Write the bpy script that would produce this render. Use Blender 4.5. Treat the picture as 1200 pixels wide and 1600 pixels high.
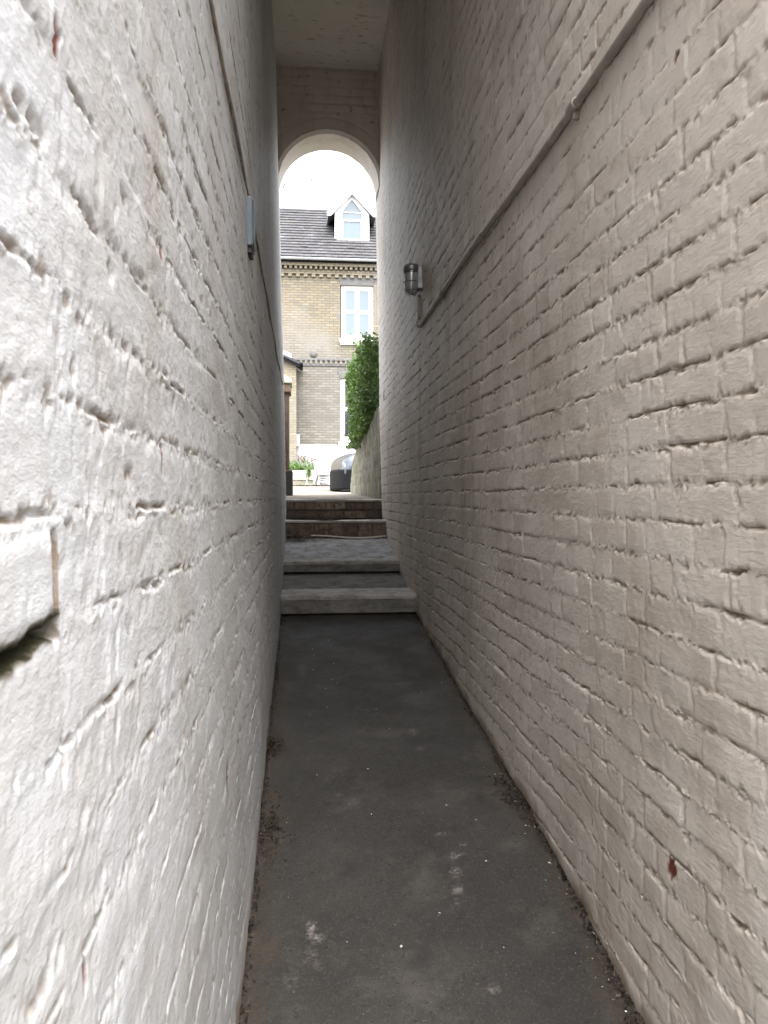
import bpy, bmesh, math, random
import numpy as np
from mathutils import Vector, Matrix

for o in list(bpy.data.objects):
    bpy.data.objects.remove(o, do_unlink=True)
SC = bpy.context.scene
COL = SC.collection
R = math.radians
E = 1.5                                   # height of the eye; heights H below are relative to it
random.seed(7)

# ------------------------------------------------------------------ camera, sky, sun, exposure
cam_d = bpy.data.cameras.new('camera')
cam = bpy.data.objects.new('camera', cam_d)
COL.objects.link(cam)
cam_d.sensor_fit = 'VERTICAL'
cam_d.sensor_height = 32.0
cam_d.sensor_width = 24.0
cam_d.lens = 24.8
cam_d.clip_start = 0.02
cam_d.clip_end = 2000
cam.location = (0, 0, E)
PSI, TH = math.atan(126 / 1240), math.atan(24 / 1240)
cam.rotation_euler = (R(90) - TH, 0, -PSI)
cam_d.dof.use_dof = True
cam_d.dof.focus_distance = 4.0
cam_d.dof.aperture_fstop = 17.0
SC.camera = cam

SUN_EL, SUN_AZ = R(67), R(172)            # azimuth clockwise from +Y
w = bpy.data.worlds.new('World'); SC.world = w; w.use_nodes = True
nt = w.node_tree; nt.nodes.clear()
sky = nt.nodes.new('ShaderNodeTexSky'); sky.sky_type = 'NISHITA'; sky.sun_disc = False
sky.sun_elevation = SUN_EL; sky.sun_rotation = SUN_AZ
sky.dust_density = 4.0; sky.air_density = 1.0; sky.ozone_density = 1.0
hs = nt.nodes.new('ShaderNodeHueSaturation'); hs.inputs['Saturation'].default_value = 0.22
bg = nt.nodes.new('ShaderNodeBackground'); bg.inputs['Strength'].default_value = 0.15
wo = nt.nodes.new('ShaderNodeOutputWorld')
nt.links.new(sky.outputs[0], hs.inputs['Color']); nt.links.new(hs.outputs[0], bg.inputs['Color'])
nt.links.new(bg.outputs[0], wo.inputs['Surface'])
sd_ = bpy.data.lights.new('sun', 'SUN'); sd_.energy = 0.5; sd_.angle = R(90); sd_.color = (1, 0.96, 0.9)
sun = bpy.data.objects.new('sun', sd_); COL.objects.link(sun)
sun.rotation_euler = Vector((math.sin(SUN_AZ) * math.cos(SUN_EL), math.cos(SUN_AZ) * math.cos(SUN_EL),
                             math.sin(SUN_EL))).to_track_quat('Z', 'Y').to_euler()
sun.location = (3, -6, 9)
SC.view_settings.view_transform = 'Standard'
SC.view_settings.look = 'None'
SC.view_settings.gamma = 1
SC.view_settings.use_curve_mapping = False
SC.view_settings.exposure = 2.88

# ------------------------------------------------------------------ noise on numpy arrays
def _hash(ix, iy, s):
    h = (ix.astype(np.int64) * 374761393 + iy.astype(np.int64) * 668265263 + s * 2246822519) & 0xffffffff
    h = ((h ^ (h >> 13)) * 1274126177) & 0xffffffff
    return (h ^ (h >> 16)) & 0xffffffff
def noise(x, y, s=0):                      # about -1..1
    x, y = np.broadcast_arrays(np.asarray(x, float), np.asarray(y, float))
    ix, iy = np.floor(x), np.floor(y); fx, fy = x - ix, y - iy
    def g(dx, dy):
        a = _hash(ix + dx, iy + dy, s) / 4294967296.0 * 2 * np.pi
        return np.cos(a) * (fx - dx) + np.sin(a) * (fy - dy)
    u = fx * fx * fx * (fx * (fx * 6 - 15) + 10); v = fy * fy * fy * (fy * (fy * 6 - 15) + 10)
    a = g(0, 0) * (1 - u) + g(1, 0) * u; b = g(0, 1) * (1 - u) + g(1, 1) * u
    return (a * (1 - v) + b * v) * 1.5
def fbm(x, y, s=0, o=3):
    t = 0; a = 1.0; n = 0
    for k in range(o):
        t = t + a * noise(x * 2 ** k, y * 2 ** k, s + 17 * k); n += a; a *= 0.5
    return t / n * 1.3
def sstep(a, b, x):
    t = np.clip((x - a) / (b - a), 0, 1); return t * t * (3 - 2 * t)

# ------------------------------------------------------------------ materials
MATS = {}
class NT:
    """small helper for node materials"""
    def __init__(s, name):
        s.m = bpy.data.materials.new(name); s.m.use_nodes = True
        s.t = s.m.node_tree; s.b = s.t.nodes['Principled BSDF']; MATS[name] = s.m
        s.pos = s.t.nodes.new('ShaderNodeNewGeometry').outputs['Position']
    def n(s, typ, **kw):
        nd = s.t.nodes.new(typ)
        for k, v in kw.items():
            if k in nd.inputs: s.put(nd.inputs[k], v)
            else: setattr(nd, k, v)
        return nd
    def put(s, sock, v):
        if isinstance(v, bpy.types.NodeSocket): s.t.links.new(v, sock)
        else: sock.default_value = v
    def noise(s, scale, detail=4, rough=0.55, vec=None, stretch=None):
        v = vec or s.pos
        if stretch:
            mp = s.n('ShaderNodeMapping'); s.put(mp.inputs['Vector'], v); mp.inputs['Scale'].default_value = stretch; v = mp.outputs[0]
        nd = s.n('ShaderNodeTexNoise', Scale=scale, Detail=detail, Roughness=rough); s.put(nd.inputs['Vector'], v)
        return nd.outputs['Fac']
    def ramp(s, fac, stops):
        r = s.n('ShaderNodeValToRGB'); s.put(r.inputs[0], fac); e = r.color_ramp.elements
        while len(e) < len(stops): e.new(0.5)
        for el, (p, c) in zip(e, stops):
            el.position = p; el.color = c if len(c) == 4 else (*c, 1)
        return r.outputs[0]
    def rng(s, v, a, b, c=0, d=1):
        r = s.n('ShaderNodeMapRange'); s.put(r.inputs[0], v)
        for i, q in enumerate((a, b, c, d)): r.inputs[i + 1].default_value = q
        return r.outputs[0]
    def mix(s, f, a, b, mode='MIX'):
        m = s.n('ShaderNodeMix', data_type='RGBA', blend_type=mode)
        s.put(m.inputs[0], f)
        for k, v in ((6, a), (7, b)):
            s.put(m.inputs[k], (*v, 1) if isinstance(v, tuple) and len(v) == 3 else v)
        return m.outputs[2]
    def math(s, op, a, b=0.0):
        m = s.n('ShaderNodeMath', operation=op); s.put(m.inputs[0], a); s.put(m.inputs[1], b); return m.outputs[0]
    def bump(s, h, strength=0.3, dist=0.01, prev=None):
        b = s.n('ShaderNodeBump'); b.inputs['Strength'].default_value = strength; b.inputs['Distance'].default_value = dist
        s.put(b.inputs['Height'], h)
        if prev: s.put(b.inputs['Normal'], prev)
        return b.outputs[0]
    def set(s, col=None, rough=None, normal=None, **kw):
        if col is not None: s.put(s.b.inputs['Base Color'], (*col, 1) if isinstance(col, tuple) and len(col) == 3 else col)
        if rough is not None: s.put(s.b.inputs['Roughness'], rough)
        if normal is not None: s.put(s.b.inputs['Normal'], normal)
        for k, v in kw.items(): s.put(s.b.inputs[k], v)
        return s.m

def paint_material(name, ca, cb, stain, brush, rough=0.5):
    t = NT(name)
    col = t.mix(t.rng(t.noise(1.7, 3, 0.6), 0.35, 0.68), ca, cb)
    h0 = t.noise(75, 2)
    col = t.mix(t.rng(t.noise(14, 3, 0.7), 0.5, 0.8, 0, 0.35), col, stain)
    # run-down stains with a shape of their own
    st = t.noise(3.2, 6, 0.65, stretch=(1.0, 1.0, 0.35))
    col = t.mix(t.rng(st, 0.50, 0.72, 0, 0.6), col, (stain[0] * 0.85, stain[1] * 0.8, stain[2] * 0.73))
    col = t.mix(t.rng(t.noise(0.9, 3, 0.6), 0.48, 0.7, 0, 0.3), col, (stain[0] * 0.9, stain[1] * 0.95, stain[2]))
    at = t.n('ShaderNodeAttribute', attribute_name='wear')
    sep = t.n('ShaderNodeSeparateColor'); t.put(sep.inputs[0], at.outputs['Color'])
    col = t.mix(t.rng(at.outputs['Alpha'], 0.3, 1.0, 0, 0.28), col, stain)
    mort = t.mix(h0, (0.13, 0.095, 0.062), (0.3, 0.235, 0.165))
    col = t.mix(sep.outputs[0], col, mort)
    red = t.mix(h0, (0.12, 0.03, 0.02), (0.2, 0.065, 0.042))
    col = t.mix(sep.outputs[1], col, red)
    col = t.mix(sep.outputs[2], col, t.mix(h0, (0.008, 0.008, 0.005), (0.055, 0.055, 0.024)))  # near-black moss; the darkness inside the open joint is put into its colour
    # specks of dirt
    sp = t.noise(170, 2, 0.5)
    col = t.mix(t.rng(sp, 0.69, 0.74, 0, 0.6), col, (0.2, 0.16, 0.12))
    h1 = t.noise(95, 4, 0.68, stretch=brush)
    nrm = t.bump(h1, rough, 0.004)
    t.set(col, 0.62, nrm, **{'Specular IOR Level': 0.35})
    return t.m
paint_material('white_paint_left', (0.61, 0.63, 0.655), (0.58, 0.59, 0.605), (0.47, 0.455, 0.425), (1, 0.5, 1))
paint_material('cream_paint_right', (0.76, 0.70, 0.635), (0.69, 0.625, 0.56), (0.45, 0.375, 0.305), (1, 0.3, 1), 0.48)
paint_material('cream_paint_end', (0.76, 0.71, 0.65), (0.7, 0.65, 0.585), (0.46, 0.4, 0.33), (0.5, 1, 1))

t = NT('ceiling_plaster')
c = t.mix(t.rng(t.noise(2.2, 5), 0.35, 0.7), (0.76, 0.72, 0.635), (0.69, 0.645, 0.555))
c = t.mix(t.rng(t.noise(9, 5, 0.7, stretch=(1, 2.2, 1)), 0.57, 0.68, 0, 0.65), c, (0.25, 0.2, 0.14))
t.set(c, 0.8, t.bump(t.noise(30, 4), 0.4, 0.006))

t = NT('asphalt')
fine = t.noise(260, 3, 0.7)
c = t.mix(t.rng(fine, 0.3, 0.72), (0.014, 0.013, 0.0115), (0.044, 0.041, 0.036))
c = t.mix(t.rng(t.noise(2.6, 6, 0.62), 0.36, 0.66), c, t.mix(fine, (0.02, 0.0185, 0.0165), (0.058, 0.0535, 0.047)))
c = t.mix(t.rng(t.noise(1.6, 6, 0.72), 0.42, 0.6, 0, 0.75), c, t.mix(fine, (0.011, 0.010, 0.009), (0.032, 0.029, 0.025)))
c = t.mix(t.rng(t.noise(4.3, 6, 0.75), 0.52, 0.68, 0, 0.6), c, t.mix(fine, (0.05, 0.046, 0.04), (0.1, 0.092, 0.08)))
c = t.mix(t.rng(t.noise(105, 3, 0.75), 0.54, 0.7, 0, 0.75), c, (0.085, 0.079, 0.071))
c = t.mix(t.rng(t.noise(70, 2, 0.7), 0.62, 0.7, 0, 0.8), c, (0.006, 0.0055, 0.005))
c = t.mix(t.rng(t.noise(5, 5, 0.65), 0.55, 0.75, 0, 0.8), c, (0.016, 0.0145, 0.013))
at = t.n('ShaderNodeAttribute', attribute_name='splat')
sp = t.math('MULTIPLY', at.outputs['Fac'], t.rng(t.noise(75, 4, 0.7), 0.42, 0.62))
c = t.mix(t.math('MULTIPLY', sp, 0.75), c, (0.34, 0.3, 0.285))
dt = t.n('ShaderNodeAttribute', attribute_name='dirt')
c = t.mix(t.math('MULTIPLY', dt.outputs['Fac'], t.rng(t.noise(40, 4, 0.7), 0.35, 0.6)), c, t.mix(t.noise(150, 2), (0.018, 0.014, 0.01), (0.09, 0.065, 0.045)))
vor = t.n('ShaderNodeTexVoronoi', Scale=55.0); t.put(vor.inputs['Vector'], t.pos)
c = t.mix(t.math('MULTIPLY', t.rng(vor.outputs['Distance'], 0.13, 0.06), t.rng(t.noise(11, 3), 0.57, 0.66)), c, (0.2, 0.19, 0.175))
t.set(c, t.rng(t.noise(4, 4), 0.3, 0.7, 0.62, 0.88), t.bump(t.noise(140, 3, 0.75), 0.7, 0.005, t.bump(t.noise(40, 4), 0.35, 0.006)))

def concrete(name, a, b, dark):
    t = NT(name)
    c = t.mix(t.rng(t.noise(6, 6, 0.65), 0.35, 0.65), a, b)
    c = t.mix(t.rng(t.noise(9, 8, 0.78, stretch=(1, 1, 2)), 0.46, 0.62, 0, 0.75), c, dark)
    c = t.mix(t.rng(t.noise(220, 2), 0.6, 0.75, 0, 0.5), c, dark)
    t.set(c, 0.85, t.bump(t.noise(160, 4, 0.7), 0.5, 0.004, t.bump(t.noise(22, 4), 0.4, 0.01)))
concrete('step_concrete_lit', (0.32, 0.305, 0.285), (0.44, 0.422, 0.4), (0.13, 0.118, 0.1))  # nosing concrete, paled: daylight on the step tops put into the colour
concrete('step_riser_shade', (0.17, 0.16, 0.145), (0.25, 0.238, 0.22), (0.08, 0.072, 0.062))  # darker copy of the concrete: shade on the risers put into the colour
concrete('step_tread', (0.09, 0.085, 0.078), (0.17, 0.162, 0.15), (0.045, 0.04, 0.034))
concrete('step_landing', (0.24, 0.24, 0.245), (0.36, 0.36, 0.368), (0.07, 0.063, 0.055))
concrete('yard_concrete', (0.145, 0.135, 0.115), (0.19, 0.175, 0.15), (0.12, 0.09, 0.065))
concrete('lit_edge_mortar', (0.5, 0.48, 0.45), (0.58, 0.56, 0.52), (0.28, 0.25, 0.21))  # pale mortar edges; light catching the treads is put into the colour
concrete('cast_stone', (0.44, 0.41, 0.33), (0.52, 0.5, 0.42), (0.24, 0.23, 0.13))
concrete('lintel_stone', (0.10, 0.10, 0.10), (0.16, 0.155, 0.15), (0.06, 0.06, 0.06))

t = NT('soil_ground')
t.set(t.mix(t.noise(0.7, 6), (0.09, 0.085, 0.07), (0.16, 0.15, 0.13)), 0.95)

t = NT('step_brick')
oi = t.n('ShaderNodeObjectInfo')
c = t.ramp(oi.outputs['Random'], [(0, (0.16, 0.115, 0.085)), (0.35, (0.26, 0.19, 0.14)), (0.7, (0.13, 0.11, 0.095)), (1, (0.34, 0.27, 0.2))])
c = t.mix(t.rng(t.noise(22, 5, 0.7), 0.45, 0.7), c, (0.075, 0.062, 0.05))
t.set(c, 0.9, t.bump(t.noise(90, 4, 0.7), 0.6, 0.006))

t = NT('moss_stone')
c = t.mix(t.rng(t.noise(5, 6, 0.68), 0.35, 0.65), (0.17, 0.155, 0.12), (0.29, 0.265, 0.22))
c = t.mix(t.rng(t.noise(3.4, 6, 0.7), 0.46, 0.64), c, (0.11, 0.125, 0.045))
c = t.mix(t.rng(t.noise(28, 4, 0.7), 0.58, 0.72, 0, 0.7), c, (0.36, 0.35, 0.3))
t.set(c, 0.95, t.bump(t.noise(30, 5, 0.7), 0.7, 0.02))

def brick_mat(name, cols, mortar, scale=1.0, flake=None):
    t = NT(name)
    sx = t.n('ShaderNodeSeparateXYZ'); t.put(sx.inputs[0], t.pos)
    cb = t.n('ShaderNodeCombineXYZ'); t.put(cb.inputs[0], t.math('ADD', sx.outputs[0], sx.outputs[1])); t.put(cb.inputs[1], sx.outputs[2])
    br = t.n('ShaderNodeTexBrick'); t.put(br.inputs['Vector'], cb.outputs[0])
    br.inputs['Scale'].default_value = 1.0; br.inputs['Brick Width'].default_value = 0.235; br.inputs['Row Height'].default_value = 0.076
    br.inputs['Mortar Size'].default_value = 0.011; br.inputs['Mortar Smooth'].default_value = 0.3
    br.inputs['Color1'].default_value = (0, 0, 0, 1); br.inputs['Color2'].default_value = (1, 1, 1, 1); br.inputs['Mortar'].default_value = (0.5, 0.5, 0.5, 1)
    bcol = t.ramp(br.outputs['Color'], [(0, cols[0]), (0.35, cols[1]), (0.7, cols[2]), (1, cols[3])])
    bcol = t.mix(t.rng(t.noise(25, 4), 0.3, 0.7, 0, 0.45), bcol, cols[2])
    c = t.mix(br.outputs['Fac'], bcol, mortar)
    c = t.mix(t.rng(t.noise(0.55, 5, 0.6), 0.45, 0.62, 0, 0.75), c, (0.2, 0.185, 0.17))
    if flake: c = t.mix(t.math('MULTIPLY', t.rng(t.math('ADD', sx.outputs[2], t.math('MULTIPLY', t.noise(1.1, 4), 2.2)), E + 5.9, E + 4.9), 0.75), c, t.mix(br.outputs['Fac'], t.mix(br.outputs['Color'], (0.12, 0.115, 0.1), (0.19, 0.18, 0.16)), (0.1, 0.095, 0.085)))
    inv = t.math('SUBTRACT', 1.0, br.outputs['Fac'])
    t.set(c, 0.9, t.bump(t.math('ADD', inv, t.math('MULTIPLY', t.noise(70, 3), 0.3)), 0.8, 0.012))
brick_mat('stock_brick', [(0.19, 0.157, 0.1), (0.225, 0.19, 0.125), (0.15, 0.132, 0.1), (0.26, 0.225, 0.155)], (0.105, 0.095, 0.078), flake=True)
brick_mat('annex_brick', [(0.2, 0.17, 0.115), (0.24, 0.21, 0.15), (0.17, 0.145, 0.1), (0.26, 0.23, 0.17)], (0.16, 0.14, 0.11))
brick_mat('pier_brick', [(0.15, 0.09, 0.06), (0.2, 0.12, 0.08), (0.12, 0.08, 0.06), (0.22, 0.16, 0.11)], (0.13, 0.115, 0.095))

t = NT('whitewash')
c = t.mix(t.rng(t.noise(2.3, 6, 0.72), 0.58, 0.66), (0.5, 0.485, 0.475), (0.26, 0.12, 0.085))
t.set(c, 0.85, t.bump(t.noise(14, 4), 0.4, 0.02))
def plain(name, col, rough, var=0.12, **kw):
    t = NT(name)
    c2 = tuple(x * (1 - var) for x in col)
    c = t.mix(t.rng(t.noise(18, 4), 0.35, 0.68), col, c2)
    t.set(c, rough, t.bump(t.noise(60, 3), 0.15, 0.004), **kw)
plain('window_white', (0.8, 0.8, 0.8), 0.4, 0.05)
plain('gutter_paint', (0.42, 0.44, 0.46), 0.4)
plain('black_plastic', (0.007, 0.0075, 0.0085), 0.6, 0.3, **{'Specular IOR Level': 0.12})
plain('slate', (0.045, 0.044, 0.046), 0.75, 0.45)
plain('dark_wood', (0.075, 0.05, 0.034), 0.8, 0.4)
plain('blackened', (0.02, 0.018, 0.016), 0.8, 0.4)
plain('conduit_paint', (0.4, 0.355, 0.305), 0.5, 0.3)
plain('cable_paint', (0.4, 0.34, 0.27), 0.6, 0.4)
plain('galvanised', (0.42, 0.42, 0.41), 0.42, 0.4, Metallic=0.85)
plain('dark_metal', (0.06, 0.055, 0.05), 0.5, 0.3, Metallic=0.6)
plain('grey_box', (0.15, 0.185, 0.215), 0.4, 0.15)
plain('white_cable', (0.75, 0.68, 0.62), 0.5)
plain('bark', (0.05, 0.042, 0.034), 0.9, 0.4)
plain('tyre_rubber', (0.02, 0.02, 0.02), 0.8)
plain('red_leaf_litter', (0.13, 0.06, 0.042), 0.9, 0.5)
t = NT('tile_colour')
oi = t.n('ShaderNodeAttribute', attribute_name='tint')
c = t.ramp(oi.outputs['Fac'], [(0, (0.032, 0.031, 0.033)), (0.5, (0.05, 0.0485, 0.052)), (0.85, (0.068, 0.066, 0.07)), (1, (0.14, 0.14, 0.145))])
c = t.mix(t.rng(t.noise(1.3, 5, 0.7), 0.6, 0.72, 0, 0.6), c, (0.085, 0.08, 0.03))
t.set(c, 0.8, t.bump(t.noise(35, 4), 0.3, 0.006))
t = NT('lamp_glass')
t.set(t.mix(t.noise(40, 3), (0.5, 0.51, 0.52), (0.62, 0.63, 0.64)), 0.22, t.bump(t.noise(30, 3), 0.1, 0.003), **{'Metallic': 0.55, 'Specular IOR Level': 0.7})
t = NT('pane_sky')
t.set(t.mix(t.noise(1.2, 2), (0.07, 0.1, 0.12), (0.1, 0.135, 0.155)), 0.06, t.bump(t.noise(1.4, 2), 0.05, 0.02), **{'Specular IOR Level': 0.9})
t = NT('pane_dark')
t.set(t.mix(t.noise(2.5, 3), (0.015, 0.017, 0.02), (0.05, 0.055, 0.06)), 0.05, t.bump(t.noise(1.4, 2), 0.05, 0.02), **{'Specular IOR Level': 0.5})
t = NT('car_paint')
t.set(t.mix(t.noise(700, 2), (0.045, 0.056, 0.075), (0.058, 0.07, 0.09)), 0.3, None, **{'Metallic': 0.2, 'Coat Weight': 1.0, 'Coat Roughness': 0.04, 'Specular IOR Level': 0.6})
t = NT('car_glass')
t.set(t.mix(t.noise(3, 2), (0.02, 0.024, 0.028), (0.04, 0.045, 0.05)), 0.04, None, **{'Specular IOR Level': 0.7})
def leaf_mat(name, a, b, d):
    t = NT(name)
    at = t.n('ShaderNodeAttribute', attribute_name='tint')
    c = t.ramp(at.outputs['Fac'], [(0, a), (0.6, b), (0.93, d), (1, (d[0] * 1.5, d[1] * 1.5, d[2]))])
    t.set(t.mix(t.rng(t.noise(50, 2), 0.4, 0.7, 0, 0.3), c, a), 0.34, None, **{'Specular IOR Level': 0.5})
    tr = t.n('ShaderNodeBsdfTranslucent'); t.put(tr.inputs['Color'], c)
    mx = t.n('ShaderNodeMixShader'); mx.inputs[0].default_value = 0.35
    t.t.links.new(t.b.outputs[0], mx.inputs[1]); t.t.links.new(tr.outputs[0], mx.inputs[2])
    t.t.links.new(mx.outputs[0], t.t.nodes['Material Output'].inputs['Surface'])
leaf_mat('hedge_leaf', (0.06, 0.115, 0.028), (0.115, 0.19, 0.04), (0.19, 0.27, 0.05))
leaf_mat('planter_leaf', (0.06, 0.13, 0.03), (0.1, 0.2, 0.04), (0.18, 0.27, 0.06))
leaf_mat('dead_leaf', (0.016, 0.012, 0.009), (0.04, 0.028, 0.02), (0.1, 0.075, 0.055))
t = NT('paint_flake')
t.set(t.mix(t.noise(50, 2), (0.62, 0.6, 0.57), (0.75, 0.73, 0.7)), 0.7)

# ------------------------------------------------------------------ mesh helpers
def link(o, parent=None):
    COL.objects.link(o)
    if parent is not None: o.parent = parent
    return o
def tag(o, label=None, cat=None, group=None, kind=None):
    for k, v in (('label', label), ('category', cat), ('group', group), ('kind', kind)):
        if v: o[k] = v
    return o
def empty(name, loc=(0, 0, 0), label=None, cat=None, group=None):
    o = bpy.data.objects.new(name, None); o.location = loc; o.empty_display_size = 0.1
    link(o); return tag(o, label, cat, group)
def np_mesh(name, v, f, mat, parent=None, smooth=True, org=None, attrs=None, normals=None):
    """v (n,3) world coords, f (m,4) or (m,3) indices; origin at org"""
    v = np.asarray(v, np.float64)
    if org is None: org = v.mean(0)
    org = np.asarray(org, float)
    me = bpy.data.meshes.new(name)
    f = np.asarray(f, np.int32); k = f.shape[1]
    me.vertices.add(len(v)); me.vertices.foreach_set('co', (v - org).astype(np.float32).ravel())
    me.loops.add(f.size); me.loops.foreach_set('vertex_index', f.ravel())
    me.polygons.add(len(f)); me.polygons.foreach_set('loop_start', np.arange(0, f.size, k, dtype=np.int32))
    me.polygons.foreach_set('loop_total', np.full(len(f), k, np.int32))
    me.update(calc_edges=True)
    me.polygons.foreach_set('use_smooth', np.full(len(f), smooth, bool))
    for an, (typ, arr) in (attrs or {}).items():
        a = me.attributes.new(an, typ, 'POINT')
        a.data.foreach_set('color' if typ == 'FLOAT_COLOR' else 'value', np.asarray(arr, np.float32).ravel())
    if normals is not None: me.normals_split_custom_set_from_vertices(np.asarray(normals, np.float32).tolist())
    me.materials.append(MATS[mat])
    o = bpy.data.objects.new(name, me)
    po = np.array(parent.location) if parent is not None else 0
    o.location = Vector(org - po)
    return link(o, parent)
class MB:
    def __init__(s): s.v = []; s.f = []
    def add(s, vs, fs):
        b = len(s.v); s.v += [tuple(p) for p in vs]; s.f += [[b + i for i in q] for q in fs]; return s
    def box(s, x0, x1, y0, y1, z0, z1):
        return s.add([(x, y, z) for z in (z0, z1) for y in (y0, y1) for x in (x0, x1)],
                     [(0, 2, 3, 1), (4, 5, 7, 6), (0, 1, 5, 4), (2, 6, 7, 3), (0, 4, 6, 2), (1, 3, 7, 5)])
    def prism(s, poly, y0, y1):               # polygon in x,z pushed along y
        n = len(poly)
        return s.add([(x, y0, z) for x, z in poly] + [(x, y1, z) for x, z in poly],
                     [tuple(range(n)), tuple(range(2 * n - 1, n - 1, -1))] + [(i, i + n, (i + 1) % n + n, (i + 1) % n) for i in range(n)])
    def tube(s, pts, r, n=10, caps=True):
        pts = [Vector(p) for p in pts]; rs = r if isinstance(r, (list, tuple)) else [r] * len(pts)
        b = len(s.v); up = Vector((0, 0, 1))
        for i, p in enumerate(pts):
            d = (pts[min(i + 1, len(pts) - 1)] - pts[max(i - 1, 0)]).normalized()
            a = d.cross(up if abs(d.z) < 0.95 else Vector((1, 0, 0))).normalized(); c_ = d.cross(a)
            for k in range(n):
                t_ = 2 * math.pi * k / n; s.v.append(tuple(p + (a * math.cos(t_) + c_ * math.sin(t_)) * rs[i]))
        for i in range(len(pts) - 1):
            for k in range(n):
                k2 = (k + 1) % n; s.f.append([b + i * n + k, b + i * n + k2, b + i * n + n + k2, b + i * n + n + k])
        if caps:
            s.f.append([b + k for k in range(n)][::-1]); s.f.append([b + (len(pts) - 1) * n + k for k in range(n)])
        return s
    def lathe(s, prof, c, axis='z', n=24):    # prof: (radius, along)
        b = len(s.v)
        for r, h in prof:
            for k in range(n):
                t_ = 2 * math.pi * k / n; a, d = r * math.cos(t_), r * math.sin(t_)
                s.v.append({'z': (c[0] + a, c[1] + d, c[2] + h), 'x': (c[0] + h, c[1] + a, c[2] + d), 'y': (c[0] + a, c[1] + h, c[2] + d)}[axis])
        for i in range(len(prof) - 1):
            for k in range(n):
                k2 = (k + 1) % n; s.f.append([b + i * n + k, b + i * n + k2, b + i * n + n + k2, b + i * n + n + k])
        return s
    def ring(s, c, R_, r, axis='z', n=24, m=8):
        prof = [(R_ + r * math.cos(2 * math.pi * k / m), r * math.sin(2 * math.pi * k / m)) for k in range(m + 1)]
        return s.lathe(prof, c, axis, n)
    def build(s, name, mat, parent=None, smooth=False, bevel=0, org=None):
        me = bpy.data.meshes.new(name)
        v = np.array(s.v); org = np.array(org) if org is not None else (v.min(0) + v.max(0)) / 2
        me.from_pydata([tuple(p) for p in v - org], [], s.f)
        bm = bmesh.new(); bm.from_mesh(me)
        bmesh.ops.recalc_face_normals(bm, faces=bm.faces); bm.to_mesh(me); bm.free()
        if smooth:
            me.polygons.foreach_set('use_smooth', np.full(len(me.polygons), True))
        me.materials.append(MATS[mat])
        o = bpy.data.objects.new(name, me)
        po = np.array(parent['_org']) if parent is not None and '_org' in parent else (np.array(parent.location) if parent is not None else 0)
        o.location = Vector(org - po)
        if bevel:
            md = o.modifiers.new('bevel', 'BEVEL'); md.width = bevel; md.segments = 2; md.limit_method = 'ANGLE'
        return link(o, parent)
def sub(mb, name, mat, part, **kw):
    """a sub-part: parent is a part whose own origin is at part.location + thing.location"""
    o = mb.build(name, mat, None, **kw)
    base = part.location.copy()
    if part.parent: base += part.parent.location
    o.parent = part; o.location = o.location - base
    return o

def rough_box(name, mat, x0, x1, y0, y1, z0, z1, parent=None, nx=40, ny=5, nz=5, amp=0.006, seed=1, worn=None, rnd=0.012):
    """box with subdivided, worn faces"""
    vs, fs, idx = [], [], {}
    def vid(i, j, k):
        key = (i, j, k)
        if key not in idx:
            x, y, z = x0 + (x1 - x0) * i / nx, y0 + (y1 - y0) * j / ny, z0 + (z1 - z0) * k / nz
            fr, tp = (j == 0), (k == nz)
            if fr and tp: y += rnd * 0.45; z -= rnd * 0.45
            n1 = float(noise(x * 9 + 3.1, y * 9 + z * 13, seed)); n2 = float(noise(x * 27, y * 31 + z * 29, seed + 5))
            n3 = float(noise(x * 60, y * 70 + z * 50, seed + 9))
            d = amp * (n1 + 0.5 * n2 + 0.25 * n3)
            if fr: y += d + (max(0, n2) * rnd * 0.8 if tp else 0)
            if tp: z += 0.7 * d - (max(0, n2) * rnd * 0.8 if fr else 0)
            if tp and worn: z -= worn(x) * (1 if fr else 0.6)
            idx[key] = len(vs); vs.append((x, y, z))
        return idx[key]
    for i in range(nx):
        for j in range(ny):
            fs.append((vid(i, j, nz), vid(i + 1, j, nz), vid(i + 1, j + 1, nz), vid(i, j + 1, nz)))
            fs.append((vid(i, j, 0), vid(i, j + 1, 0), vid(i + 1, j + 1, 0), vid(i + 1, j, 0)))
        for k in range(nz):
            fs.append((vid(i, 0, k), vid(i + 1, 0, k), vid(i + 1, 0, k + 1), vid(i, 0, k + 1)))
            fs.append((vid(i, ny, k), vid(i, ny, k + 1), vid(i + 1, ny, k + 1), vid(i + 1, ny, k)))
    for j in range(ny):
        for k in range(nz):
            fs.append((vid(0, j, k), vid(0, j, k + 1), vid(0, j + 1, k + 1), vid(0, j + 1, k)))
            fs.append((vid(nx, j, k), vid(nx, j + 1, k), vid(nx, j + 1, k + 1), vid(nx, j, k + 1)))
    o = np_mesh(name, vs, fs, mat, parent, smooth=True)
    o.data.set_sharp_from_angle(angle=R(42))
    return o

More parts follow.
